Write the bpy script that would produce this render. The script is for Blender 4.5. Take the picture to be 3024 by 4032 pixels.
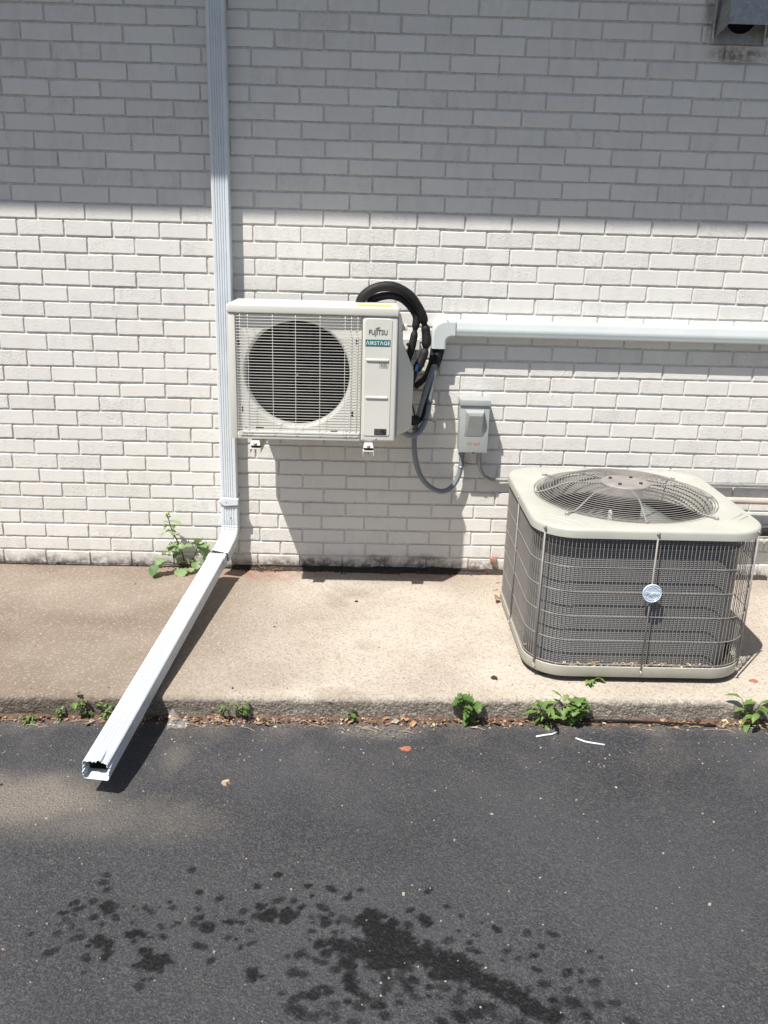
import bpy, bmesh, math, random
import numpy as np
from mathutils import Vector, Matrix, Quaternion
R = math.radians
random.seed(7)
rng = np.random.default_rng(11)
scene = bpy.context.scene
C = scene.collection
for o in list(bpy.data.objects):
    bpy.data.objects.remove(o)

# ------------------------------------------------------------------ camera
cam = bpy.data.cameras.new('camera')
camo = bpy.data.objects.new('camera', cam)
C.objects.link(camo)
cr = Vector((0.99955, -0.01317, 0.02680)); cu = Vector((-0.02147, 0.30661, 0.95159)); cf = Vector((0.02075, 0.95174, -0.30619))
mw = Matrix((cr, cu, -cf)).transposed().to_4x4()
mw.translation = Vector((1.51335, -3.92563, 1.56389))
camo.matrix_world = mw
cam.sensor_fit = 'VERTICAL'
cam.sensor_height = 36.0
cam.lens = 30.409
cam.clip_start = 0.05
cam.clip_end = 500
scene.camera = camo

# ------------------------------------------------------------------ light
SUN = Vector((0.35, 0.42, -1.0)).normalized()
world = bpy.data.worlds.new("World")
scene.world = world
world.use_nodes = True
wn = world.node_tree
wn.nodes.clear()
wo = wn.nodes.new('ShaderNodeOutputWorld')
bg = wn.nodes.new('ShaderNodeBackground')
sky = wn.nodes.new('ShaderNodeTexSky')
sky.sky_type = 'NISHITA'
sky.sun_disc = False
sky.sun_elevation = R(61.3)
sky.sun_rotation = R(219.8)
sky.air_density = 1.0
sky.dust_density = 1.6
bg.inputs['Strength'].default_value = 0.062
wn.links.new(sky.outputs[0], bg.inputs[0])
wn.links.new(bg.outputs[0], wo.inputs[0])
sl = bpy.data.lights.new('sun', 'SUN')
sl.energy = 5.0
sl.angle = R(0.53)
sl.color = (1.0, 0.955, 0.89)
so = bpy.data.objects.new('sun', sl)
so.rotation_euler = SUN.to_track_quat('-Z', 'Y').to_euler()
so.location = (0, -3, 6)
C.objects.link(so)
scene.view_settings.view_transform = 'Standard'
scene.view_settings.look = 'None'
scene.view_settings.exposure = 0.46
scene.view_settings.gamma = 1.0
scene.render.engine = 'CYCLES'

# ------------------------------------------------------------------ helpers
def link(name, me, mats, parent=None):
    o = bpy.data.objects.new(name, me)
    C.objects.link(o)
    if mats is not None:
        for m in (mats if isinstance(mats, (list, tuple)) else [mats]):
            me.materials.append(m)
    if parent is not None:
        o.parent = parent
    return o

def thing(name, label, cat, loc=(0, 0, 0), group=None):
    o = bpy.data.objects.new(name, None)
    o.empty_display_size = 0.05
    C.objects.link(o)
    o.location = loc
    tag(o, label, cat, group)
    return o

def tag(o, label=None, cat=None, group=None, kind=None):
    if label: o['label'] = label
    if cat: o['category'] = cat
    if group: o['group'] = group
    if kind: o['kind'] = kind
    return o

def obj(name, bm, mats, parent=None, smooth=None):
    """link a bmesh given in WORLD coordinates; re-express it in its parent's space"""
    me = bpy.data.meshes.new(name)
    if parent is not None:
        off = Vector(parent.location)
        p = parent.parent
        while p is not None:
            off += Vector(p.location); p = p.parent
        bmesh.ops.translate(bm, verts=bm.verts, vec=-off)
    bm.normal_update()
    bm.to_mesh(me)
    bm.free()
    if smooth is not None:
        me.polygons.foreach_set('use_smooth', [True] * len(me.polygons))
        if smooth < 180:
            try: me.set_sharp_from_angle(angle=R(smooth))
            except Exception: pass
    return link(name, me, mats, parent)

def pieces(name, bm, mats, parent, smooth=None):
    """link every loose island of a bmesh as an object of its own"""
    bm.verts.index_update()
    seen = set(); out = []
    for v in list(bm.verts):
        if v in seen: continue
        stack = [v]; isl = set([v])
        while stack:
            q = stack.pop()
            for e in q.link_edges:
                w = e.other_vert(q)
                if w not in isl: isl.add(w); stack.append(w)
        seen |= isl
        nb = bmesh.new(); mp = {}
        for q in isl: mp[q] = nb.verts.new(q.co)
        for f in set(f for q in isl for f in q.link_faces):
            nf = nb.faces.new([mp[q] for q in f.verts]); nf.smooth = f.smooth; nf.material_index = f.material_index
        out.append(obj(name, nb, mats, parent, smooth))
    bm.free()
    return out

def B():
    return bmesh.new()

def box(bm, x0, x1, y0, y1, z0, z1, bev=0.0, seg=2, mi=0):
    r = bmesh.ops.create_cube(bm, size=1.0)
    vs = r['verts']
    for v in vs:
        v.co = Vector(((x0 + x1) / 2 + v.co.x * (x1 - x0), (y0 + y1) / 2 + v.co.y * (y1 - y0), (z0 + z1) / 2 + v.co.z * (z1 - z0)))
    fs = set(f for v in vs for f in v.link_faces)
    for f in fs: f.material_index = mi
    if bev > 0:
        es = set(e for v in vs for e in v.link_edges)
        r = bmesh.ops.bevel(bm, geom=list(es) , offset=bev, segments=seg, profile=0.6, affect='EDGES', clamp_overlap=True)
        for f in r['faces']: f.material_index = mi
    return bm

def frame_of(t, hint=None):
    t = t.normalized()
    h = hint if hint is not None else Vector((0, 0, 1))
    if abs(t.dot(h)) > 0.95: h = Vector((1, 0, 0))
    u = t.cross(h).normalized()
    return u, t.cross(u).normalized()

def tube(bm, pts, r, n=8, mi=0, caps=True, closed=False):
    pts = [Vector(p) for p in pts]
    m = len(pts)
    rr = r if isinstance(r, (list, tuple)) else [r] * m
    rings = []
    u = None
    for i, p in enumerate(pts):
        if closed: t = pts[(i + 1) % m] - pts[i - 1]
        else: t = pts[min(i + 1, m - 1)] - pts[max(i - 1, 0)]
        t.normalize()
        if u is None: u, v = frame_of(t)
        else:
            u = (u - t * u.dot(t))
            if u.length < 1e-6: u, v = frame_of(t)
            u.normalize(); v = t.cross(u)
        ring = []
        for k in range(n):
            a = 2 * math.pi * k / n
            ring.append(bm.verts.new(p + (u * math.cos(a) + v * math.sin(a)) * rr[i]))
        rings.append(ring)
    segs = m if closed else m - 1
    for i in range(segs):
        a, b = rings[i], rings[(i + 1) % m]
        for k in range(n):
            f = bm.faces.new((a[k], a[(k + 1) % n], b[(k + 1) % n], b[k])); f.material_index = mi; f.smooth = True
    if caps and not closed:
        f = bm.faces.new(rings[0][::-1]); f.material_index = mi
        f = bm.faces.new(rings[-1]); f.material_index = mi
    return bm

def spline(pts, n=8):
    pts = [Vector(p) for p in pts]
    out = []
    P = [pts[0] * 2 - pts[1]] + pts + [pts[-1] * 2 - pts[-2]]
    for i in range(1, len(P) - 2):
        for k in range(n):
            t = k / n
            a, b, c, d = P[i - 1], P[i], P[i + 1], P[i + 2]
            out.append(0.5 * ((2 * b) + (c - a) * t + (2 * a - 5 * b + 4 * c - d) * t * t + (3 * b - a - 3 * c + d) * t ** 3))
    out.append(pts[-1])
    return out

def cyl(bm, c, axis, r, h, n=24, r2=None, mi=0):
    c = Vector(c); a = Vector(axis).normalized()
    return tube(bm, [c, c + a * h], [r, r if r2 is None else r2], n, mi)

def sweep(bm, path, prof, rights, mi=0, cap=False):
    """rectangular-ish profile (u,v) swept; rights[i] = direction of u"""
    path = [Vector(p) for p in path]
    rings = []
    for i, p in enumerate(path):
        t = (path[min(i + 1, len(path) - 1)] - path[max(i - 1, 0)]).normalized()
        u = Vector(rights[i]); u = (u - t * u.dot(t)).normalized()
        v = t.cross(u)
        pr = prof[i] if isinstance(prof[0], list) else prof
        rings.append([bm.verts.new(p + u * a + v * b) for a, b in pr])
    n = len(rings[0])
    for i in range(len(rings) - 1):
        for k in range(n):
            f = bm.faces.new((rings[i][k], rings[i][(k + 1) % n], rings[i + 1][(k + 1) % n], rings[i + 1][k])); f.material_index = mi
    if cap:
        bm.faces.new(rings[0][::-1]); bm.faces.new(rings[-1])
    return rings

def rrect(x0, x1, y0, y1, r, n=6):
    pts = []
    for cx, cy, a0 in ((x1 - r, y1 - r, 0), (x0 + r, y1 - r, 90), (x0 + r, y0 + r, 180), (x1 - r, y0 + r, 270)):
        for k in range(n + 1):
            a = R(a0 + 90 * k / n)
            pts.append((cx + r * math.cos(a), cy + r * math.sin(a)))
    return pts

def loft(bm, rings, closed=True, mi=0, smooth=False, cap0=False, cap1=False):
    vr = [[bm.verts.new(p) for p in ring] for ring in rings]
    n = len(vr[0])
    for i in range(len(vr) - 1):
        for k in range(n if closed else n - 1):
            f = bm.faces.new((vr[i][k], vr[i][(k + 1) % n], vr[i + 1][(k + 1) % n], vr[i + 1][k]))
            f.material_index = mi; f.smooth = smooth
    if cap0:
        f = bm.faces.new(vr[0][::-1]); f.material_index = mi
    if cap1:
        f = bm.faces.new(vr[-1]); f.material_index = mi
    return vr

def text_bm(s, size, loc, depth=0.0004, sx=1.0, shear=0.0, spacing=1.0, center=True, offset=0.0, wobble=0):
    """text standing on an x-z plane facing -y"""
    cu_ = bpy.data.curves.new('txt', 'FONT')
    cu_.body = s; cu_.size = size; cu_.extrude = depth; cu_.shear = shear; cu_.space_character = spacing; cu_.offset = offset
    cu_.align_x = 'CENTER' if center else 'LEFT'
    cu_.resolution_u = 3
    to = bpy.data.objects.new('txt', cu_)
    C.objects.link(to)
    dg = bpy.context.evaluated_depsgraph_get()
    me = bpy.data.meshes.new_from_object(to.evaluated_get(dg))
    bm = B(); bm.from_mesh(me)
    for v in bm.verts:
        x, y, z = v.co
        w = wobble * math.sin(x * 260 + 1.3) if wobble else 0
        v.co = Vector((loc[0] + x * sx, loc[1] - z, loc[2] + y + w))
    bpy.data.objects.remove(to); bpy.data.meshes.remove(me); bpy.data.curves.remove(cu_)
    return bm

def vnoise(x, y, seed=0):
    x = np.asarray(x, float); y = np.asarray(y, float)
    xi = np.floor(x).astype(np.int64); yi = np.floor(y).astype(np.int64)
    fx = x - xi; fy = y - yi
    fx = fx * fx * (3 - 2 * fx); fy = fy * fy * (3 - 2 * fy)
    def h(a, b):
        n = (a * 374761393 + b * 668265263 + seed * 1442695041) & 0xffffffff
        n = ((n ^ (n >> 13)) * 1274126177) & 0xffffffff
        return ((n ^ (n >> 16)) & 0xffff) / 65535.0
    return (h(xi, yi) * (1 - fx) + h(xi + 1, yi) * fx) * (1 - fy) + (h(xi, yi + 1) * (1 - fx) + h(xi + 1, yi + 1) * fx) * fy
def fbm(x, y, seed=0, o=3):
    s = 0; a = 0.5
    for k in range(o):
        s = s + a * vnoise(x * 2 ** k, y * 2 ** k, seed + k * 17); a *= 0.5
    return s / (1 - 0.5 ** o)
def sstep(a, b, x):
    t = np.clip((x - a) / (b - a), 0, 1); return t * t * (3 - 2 * t)

# ------------------------------------------------------------------ materials
class NT:
    def __init__(self, name):
        self.m = bpy.data.materials.new(name); self.m.use_nodes = True
        self.t = self.m.node_tree; self.t.nodes.clear()
        self.out = self.t.nodes.new('ShaderNodeOutputMaterial')
        self.p = self.t.nodes.new('ShaderNodeBsdfPrincipled')
        self.t.links.new(self.p.outputs[0], self.out.inputs[0])
        self.tc = self.t.nodes.new('ShaderNodeTexCoord').outputs['Object']
    def put(self, sock, v):
        if isinstance(v, bpy.types.NodeSocket): self.t.links.new(v, sock)
        elif v is not None:
            if isinstance(v, (tuple, list)) and len(v) == 3 and sock.type == 'RGBA': v = (*v, 1)
            sock.default_value = v
    def noise(self, scale, detail=3, rough=0.55, vec=None, dist=0.0, out=0):
        n = self.t.nodes.new('ShaderNodeTexNoise')
        self.put(n.inputs['Vector'], vec or self.tc)
        n.inputs['Scale'].default_value = scale; n.inputs['Detail'].default_value = detail
        n.inputs['Roughness'].default_value = rough; n.inputs['Distortion'].default_value = dist
        return n.outputs[out]
    def vor(self, scale, vec=None, feat='F1', out='Distance', rand=1.0):
        n = self.t.nodes.new('ShaderNodeTexVoronoi'); n.feature = feat
        self.put(n.inputs['Vector'], vec or self.tc); n.inputs['Scale'].default_value = scale
        n.inputs['Randomness'].default_value = rand
        return n.outputs[out]
    def mapv(self, scale=(1, 1, 1), loc=(0, 0, 0), vec=None):
        n = self.t.nodes.new('ShaderNodeMapping')
        self.put(n.inputs['Vector'], vec or self.tc)
        n.inputs['Scale'].default_value = scale; n.inputs['Location'].default_value = loc
        return n.outputs[0]
    def ramp(self, f, a, b, va=0.0, vb=1.0):
        n = self.t.nodes.new('ShaderNodeMapRange'); n.interpolation_type = 'SMOOTHSTEP'
        self.put(n.inputs[0], f)
        n.inputs[1].default_value = a; n.inputs[2].default_value = b; n.inputs[3].default_value = va; n.inputs[4].default_value = vb
        return n.outputs[0]
    def mix(self, f, a, b, mode='MIX'):
        n = self.t.nodes.new('ShaderNodeMix'); n.data_type = 'RGBA'; n.blend_type = mode
        self.put(n.inputs[0], f); self.put(n.inputs[6], a); self.put(n.inputs[7], b)
        return n.outputs[2]
    def math(self, op, a, b=0.0):
        n = self.t.nodes.new('ShaderNodeMath'); n.operation = op
        self.put(n.inputs[0], a); self.put(n.inputs[1], b)
        return n.outputs[0]
    def attr(self, name):
        n = self.t.nodes.new('ShaderNodeAttribute'); n.attribute_name = name
        return n.outputs['Fac']
    def sep(self, vec=None):
        n = self.t.nodes.new('ShaderNodeSeparateXYZ'); self.put(n.inputs[0], vec or self.tc); return n.outputs
    def bump(self, h, strength=0.5, dist=0.002, normal=None):
        n = self.t.nodes.new('ShaderNodeBump')
        n.inputs['Strength'].default_value = strength; n.inputs['Distance'].default_value = dist
        self.put(n.inputs['Height'], h)
        if normal: self.put(n.inputs['Normal'], normal)
        return n.outputs[0]
    def fin(self, color=None, rough=0.6, metal=0.0, normal=None, spec=None):
        self.put(self.p.inputs['Base Color'], color); self.put(self.p.inputs['Roughness'], rough)
        self.put(self.p.inputs['Metallic'], metal)
        if normal: self.put(self.p.inputs['Normal'], normal)
        if spec is not None: self.p.inputs['Specular IOR Level'].default_value = spec
        return self.m

def simple(name, col, rough=0.5, metal=0.0, var=0.12, scale=30, bump=0.0, bscale=200, dirt=None, spec=None, bd=0.0006):
    n = NT(name)
    f = n.noise(scale, 4, 0.6)
    dark = tuple(c * (1 - var) for c in col); lite = tuple(min(1, c * (1 + var * 0.6)) for c in col)
    c = n.mix(n.ramp(f, 0.3, 0.7), dark, lite)
    if dirt:
        c = n.mix(n.ramp(n.noise(dirt[1], 5, 0.7), dirt[2], dirt[2] + 0.14, 0, dirt[3]), c, dirt[0])
    nb = n.bump(n.noise(bscale, 3, 0.6), bump, bd) if bump else None
    return n.fin(c, n.ramp(f, 0.2, 0.8, rough * 0.9, min(1, rough * 1.15)), metal, nb, spec)

# painted brick
def mat_brick():
    n = NT('painted_brick')
    tone = n.attr('tone'); rgh = n.attr('rough')
    c = n.mix(tone, (0.725, 0.71, 0.675), (0.765, 0.75, 0.715))
    blot = n.ramp(n.noise(9, 5, 0.7), 0.5, 0.72)
    c = n.mix(n.math('MULTIPLY', blot, 0.15), c, (0.52, 0.50, 0.47))
    # vertical brushed streaks of thinner paint
    st = n.ramp(n.noise(1.0, 5, 0.65, n.mapv((70, 70, 9))), 0.58, 0.75)
    # sparse dark specks for tiny pits
    sp = n.ramp(n.noise(210, 3, 0.6), 0.66, 0.74)
    c = n.mix(n.math('MULTIPLY', sp, 0.28), c, (0.22, 0.19, 0.16))
    # splash dirt in the lowest courses
    z = n.sep()['Z']
    low = n.math('MULTIPLY', n.ramp(z, 0.16, 0.0), n.ramp(n.noise(26, 6, 0.75), 0.44, 0.62))
    c = n.mix(n.math('MULTIPLY', low, 0.4), c, (0.27, 0.20, 0.15))
    s2 = n.attr('stain')
    c = n.mix(n.math('MULTIPLY', s2, n.ramp(n.noise(30, 5, 0.7), 0.3, 0.6)), c, (0.13, 0.095, 0.07))
    vec = n.mapv((1, 1, 1))
    h1 = n.noise(105, 5, 0.75, dist=1.0)
    h1 = n.ramp(h1, 0.25, 0.75)
    patch = n.ramp(n.noise(1.0, 3, 0.6, n.mapv((26, 26, 7))), 0.42, 0.62)
    amp = n.math('MULTIPLY', n.math('ADD', n.math('MULTIPLY', patch, 0.4), 0.4), rgh)
    h = n.math('MULTIPLY', h1, amp)
    h2 = n.noise(420, 2, 0.6)
    nb = n.bump(n.math('ADD', h, n.math('MULTIPLY', h2, 0.22)), 0.85, 0.0036)
    return n.fin(c, 0.62, 0, nb, 0.3)
def mat_mortar():
    n = NT('painted_mortar')
    f = n.noise(60, 5, 0.7)
    c = n.mix(n.ramp(f, 0.3, 0.7), (0.55, 0.535, 0.51), (0.69, 0.67, 0.64))
    c = n.mix(n.ramp(n.noise(22, 5, 0.8), 0.6, 0.74, 0, 0.6), c, (0.2, 0.17, 0.14))
    s2 = n.attr('stain')
    c = n.mix(n.math('MULTIPLY', s2, 0.8), c, (0.10, 0.075, 0.055))
    return n.fin(c, 0.85, 0, n.bump(n.noise(170, 4, 0.7), 0.7, 0.003), 0.2)
def mat_concrete():
    n = NT('exposed_aggregate_concrete')
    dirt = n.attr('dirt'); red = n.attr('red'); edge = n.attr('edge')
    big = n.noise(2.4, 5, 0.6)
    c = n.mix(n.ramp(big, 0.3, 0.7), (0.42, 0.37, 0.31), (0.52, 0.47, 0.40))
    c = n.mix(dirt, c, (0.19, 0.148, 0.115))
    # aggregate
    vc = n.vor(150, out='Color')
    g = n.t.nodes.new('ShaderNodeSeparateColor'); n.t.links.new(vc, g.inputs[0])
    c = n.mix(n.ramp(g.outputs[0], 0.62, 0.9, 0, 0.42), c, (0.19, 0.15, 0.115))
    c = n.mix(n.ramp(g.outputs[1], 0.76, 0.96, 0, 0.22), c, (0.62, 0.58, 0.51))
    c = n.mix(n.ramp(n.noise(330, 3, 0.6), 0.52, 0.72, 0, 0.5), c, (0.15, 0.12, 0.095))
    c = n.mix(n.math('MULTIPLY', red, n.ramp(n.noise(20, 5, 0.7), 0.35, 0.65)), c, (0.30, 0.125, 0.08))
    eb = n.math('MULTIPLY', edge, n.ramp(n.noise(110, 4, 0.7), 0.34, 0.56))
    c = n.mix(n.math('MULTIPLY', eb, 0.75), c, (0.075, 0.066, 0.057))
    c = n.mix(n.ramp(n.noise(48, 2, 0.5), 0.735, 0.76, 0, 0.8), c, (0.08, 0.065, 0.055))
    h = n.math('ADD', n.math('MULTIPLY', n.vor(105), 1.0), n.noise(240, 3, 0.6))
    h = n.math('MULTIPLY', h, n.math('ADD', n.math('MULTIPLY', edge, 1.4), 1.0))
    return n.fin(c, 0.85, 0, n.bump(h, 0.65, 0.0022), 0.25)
def mat_asphalt():
    n = NT('asphalt')
    oil = n.attr('oil'); sand = n.attr('sand'); chalk = n.attr('chalk')
    big = n.noise(1.7, 5, 0.6)
    c = n.mix(n.ramp(big, 0.3, 0.7), (0.029, 0.0305, 0.037), (0.054, 0.0555, 0.064))
    vc = n.vor(150, out='Color')
    g = n.t.nodes.new('ShaderNodeSeparateColor'); n.t.links.new(vc, g.inputs[0])
    c = n.mix(n.ramp(g.outputs[0], 0.55, 0.95, 0, 0.6), c, (0.085, 0.084, 0.085))
    c = n.mix(n.ramp(n.noise(210, 4, 0.8), 0.48, 0.66, 0, 0.65), c, (0.16, 0.157, 0.152))
    # worn spots where pale aggregate shows
    w = n.math('MULTIPLY', n.ramp(n.noise(60, 6, 0.8, dist=1.4), 0.60, 0.68), n.ramp(n.noise(7, 3, 0.6), 0.40, 0.6))
    c = n.mix(n.ramp(n.noise(120, 5, 0.8), 0.56, 0.70, 0, 0.7), c, (0.012, 0.012, 0.015))
    c = n.mix(n.math('MULTIPLY', w, 0.75), c, (0.19, 0.165, 0.14))
    sc = n.ramp(n.noise(190, 4, 0.8), 0.30, 0.62)
    c = n.mix(n.math('MULTIPLY', sand, sc), c, (0.25, 0.22, 0.185))
    c = n.mix(n.math('MULTIPLY', chalk, n.ramp(n.noise(120, 5, 0.75), 0.4, 0.6)), c, (0.26, 0.225, 0.195))
    oil = n.math('MULTIPLY', oil, n.ramp(n.noise(85, 5, 0.85), 0.30, 0.52, 0.45, 1.0))
    c = n.mix(n.math('MULTIPLY', oil, 0.93), c, (0.003, 0.003, 0.004))
    h = n.math('ADD', n.vor(130), n.math('MULTIPLY', n.noise(140, 5, 0.8), 1.6))
    rough = n.mix(oil, (0.62,) * 3, (0.5,) * 3)
    return n.fin(c, rough, 0, n.bump(h, 0.8, 0.0035), 0.22)

MB = mat_brick(); MM = mat_mortar(); MCON = mat_concrete(); MASP = mat_asphalt()
M_white = simple('white_aluminium_paint', (0.655, 0.70, 0.735), 0.32, 0, 0.05, 12, 0.15, 60, ((0.5, 0.5, 0.45), 9, 0.66, 0.4))
M_pvc = simple('white_plastic_duct', (0.57, 0.62, 0.62), 0.4, 0, 0.03, 6)
M_unit = simple('ivory_enamel', (0.66, 0.65, 0.60), 0.38, 0, 0.03, 5, 0.05, 300)
M_wire = simple('white_wire_coating', (0.72, 0.71, 0.67), 0.4, 0, 0.03, 40)
M_dark = simple('black_interior', (0.006, 0.006, 0.007), 0.7, 0, 0.2, 40)
M_fan = simple('dark_grey_fan_plastic', (0.006, 0.006, 0.007), 0.8, 0, 0.2, 20, spec=0.15)
M_black = simple('black_foam_insulation', (0.013, 0.013, 0.014), 0.6, 0, 0.35, 60, 0.35, 240, spec=0.35)
M_blackp = simple('black_plastic', (0.012, 0.012, 0.013), 0.45, 0, 0.2, 30)
M_teal = simple('teal_label', (0.006, 0.155, 0.17), 0.4, 0, 0.03, 20)
M_ink = simple('black_ink', (0.018, 0.018, 0.02), 0.5, 0, 0.05, 20)
M_greyink = simple('grey_ink', (0.20, 0.20, 0.20), 0.5, 0, 0.05, 20)
M_whiteink = simple('white_ink', (0.85, 0.85, 0.85), 0.5, 0, 0.03, 20)
M_red = simple('red_marker', (0.42, 0.10, 0.09), 0.6, 0, 0.2, 300)
M_yellow = simple('yellow_sticker', (0.85, 0.66, 0.03), 0.4, 0, 0.05, 20)
M_blue = simple('blue_tape', (0.04, 0.28, 0.75), 0.4, 0, 0.1, 90)
M_metal = simple('zinc_screw', (0.62, 0.62, 0.62), 0.3, 0.9, 0.1, 200)
M_box = simple('grey_box_enamel', (0.37, 0.395, 0.39), 0.36, 0, 0.05, 20, 0.1, 200)
M_flex = simple('grey_flexible_conduit', (0.20, 0.225, 0.25), 0.4, 0, 0.06, 50)
M_galv = None
n = NT('galvanised_steel')
vc = n.vor(70, out='Color'); g_ = n.t.nodes.new('ShaderNodeSeparateColor'); n.t.links.new(vc, g_.inputs[0])
M_galv = n.fin(n.mix(g_.outputs[0], (0.30, 0.31, 0.31), (0.40, 0.41, 0.41)), n.ramp(n.noise(20, 4), 0.2, 0.8, 0.38, 0.6), 0.55, n.bump(n.noise(25, 3), 0.1, 0.001))
M_condtop = simple('beige_powder_coat', (0.45, 0.452, 0.405), 0.42, 0, 0.05, 7, 0.08, 400, ((0.48, 0.45, 0.38), 11, 0.62, 0.3))
M_condbase = simple('beige_powder_coat_dusty', (0.41, 0.405, 0.35), 0.5, 0, 0.08, 9, 0.1, 300, ((0.34, 0.30, 0.25), 16, 0.56, 0.5))
M_guard = simple('taupe_wire_coating', (0.28, 0.262, 0.247), 0.5, 0, 0.12, 25)
M_motor = simple('black_motor_enamel', (0.014, 0.014, 0.017), 0.35, 0, 0.2, 30)
M_blade = simple('grey_green_blade', (0.33, 0.36, 0.33), 0.45, 0.3, 0.1, 10)
M_badge = simple('pale_silver_blue_badge', (0.55, 0.64, 0.74), 0.3, 0.1, 0.04, 30)
def mat_coil():
    n = NT('aluminium_coil_fins')
    w = n.t.nodes.new('ShaderNodeTexWave'); w.wave_type = 'BANDS'; w.bands_direction = 'Z'
    n.put(w.inputs['Vector'], n.tc); w.inputs['Scale'].default_value = 42; w.inputs['Distortion'].default_value = 0.6
    w.inputs['Detail'].default_value = 2
    nz = n.noise(1.0, 4, 0.7, n.mapv((900, 900, 60)))
    c = n.mix(w.outputs['Fac'], (0.07, 0.072, 0.076), (0.36, 0.365, 0.37))
    c = n.mix(n.ramp(nz, 0.35, 0.7, 0, 0.55), c, (0.06, 0.06, 0.062))
    c = n.mix(n.ramp(n.noise(7, 4, 0.6), 0.45, 0.75, 0, 0.5), c, (0.20, 0.19, 0.18))
    return n.fin(c, 0.55, 0.25, n.bump(w.outputs['Fac'], 0.8, 0.0015))
M_coil = mat_coil()
M_brickred = simple('broken_brick', (0.36, 0.14, 0.09), 0.9, 0, 0.35, 90, 0.6, 260)
M_stone = simple('tan_stone', (0.45, 0.33, 0.24), 0.9, 0, 0.2, 60, 0.5, 200)
M_straw = simple('dry_straw', (0.55, 0.45, 0.27), 0.8, 0, 0.2, 60)
M_dry = simple('dry_leaf', (0.33, 0.20, 0.11), 0.8, 0, 0.4, 60, 0.3, 150)
M_soil = simple('black_soil', (0.045, 0.034, 0.026), 0.95, 0, 0.5, 120, 0.8, 260, bd=0.003)
M_rust = simple('rusty_dirt', (0.12, 0.07, 0.048), 0.95, 0, 0.4, 70, 0.6, 220)
M_tie = simple('white_zip_tie_plastic', (0.70, 0.76, 0.80), 0.4, 0, 0.03, 50)
M_lag = simple('dusty_pipe_wrap', (0.45, 0.40, 0.36), 0.8, 0, 0.15, 30, 0.4, 90)
M_soffit = simple('white_soffit_paint', (0.7, 0.7, 0.68), 0.5, 0, 0.04, 5)
M_roof = simple('grey_roof_shingle', (0.12, 0.115, 0.11), 0.9, 0, 0.3, 40, 0.5, 90)
M_clear = NT('clear_plastic_film')
M_clear.p.inputs['Base Color'].default_value = (0.75, 0.78, 0.8, 1); M_clear.p.inputs['Roughness'].default_value = 0.25
M_clear.p.inputs['Alpha'].default_value = 0.14
M_clear = M_clear.m
def mat_leaf(name, a, b):
    n = NT(name)
    r = n.attr('lv')
    c = n.mix(r, a, b)
    c = n.mix(n.ramp(n.noise(70, 4, 0.7), 0.5, 0.8, 0, 0.4), c, tuple(x * 0.55 for x in a))
    n.fin(c, 0.5, 0, n.bump(n.noise(160, 3), 0.4, 0.001), 0.4)
    tr = n.t.nodes.new('ShaderNodeBsdfTranslucent'); n.put(tr.inputs[0], n.mix(0.5, c, (0.35, 0.5, 0.08)))
    mx = n.t.nodes.new('ShaderNodeMixShader'); mx.inputs[0].default_value = 0.25
    n.t.links.new(n.p.outputs[0], mx.inputs[1]); n.t.links.new(tr.outputs[0], mx.inputs[2]); n.t.links.new(mx.outputs[0], n.out.inputs[0])
    return n.m
M_leaf = mat_leaf('green_weed_leaf', (0.06, 0.13, 0.03), (0.19, 0.30, 0.085))
M_leafb = mat_leaf('bluish_weed_leaf', (0.085, 0.17, 0.07), (0.33, 0.43, 0.22))
M_stem = simple('weed_stem', (0.10, 0.08, 0.035), 0.6, 0, 0.3, 60)
M_petal = simple('yellow_petal', (0.85, 0.62, 0.08), 0.6, 0, 0.1, 60)

# ------------------------------------------------------------------ ground
CEX = lambda x: -1.249 + 0.017 * x          # slab's front edge
def grid_mesh(name, xs, prof_fn, nprof, attrs, mat, kind, label=None):
    xs = np.asarray(xs); nx = len(xs)
    V = np.zeros((nx, nprof, 3))
    for i, x in enumerate(xs):
        V[i, :, 0] = x
        yz = prof_fn(x); V[i, :, 1] = yz[:, 0]; V[i, :, 2] = yz[:, 1]
    return V

def build_grid(name, V, attrs, mat, smooth=True):
    nx, ny, _ = V.shape
    idx = np.arange(nx * ny).reshape(nx, ny)
    F = np.stack([idx[:-1, :-1], idx[1:, :-1], idx[1:, 1:], idx[:-1, 1:]], -1).reshape(-1, 4)
    me = bpy.data.meshes.new(name)
    me.vertices.add(nx * ny); me.vertices.foreach_set('co', V.reshape(-1))
    me.loops.add(F.size); me.loops.foreach_set('vertex_index', F.reshape(-1).astype(np.int32))
    me.polygons.add(len(F)); me.polygons.foreach_set('loop_start', np.arange(0, F.size, 4, dtype=np.int32))
    me.update(calc_edges=True)
    for k, a in attrs.items():
        at = me.attributes.new(k, 'FLOAT', 'POINT'); at.data.foreach_set('value', a.reshape(-1).astype(np.float32))
    me.polygons.foreach_set('use_smooth', [smooth] * len(F))
    me.validate()
    return link(name, me, mat)

GZ = -0.085
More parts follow.
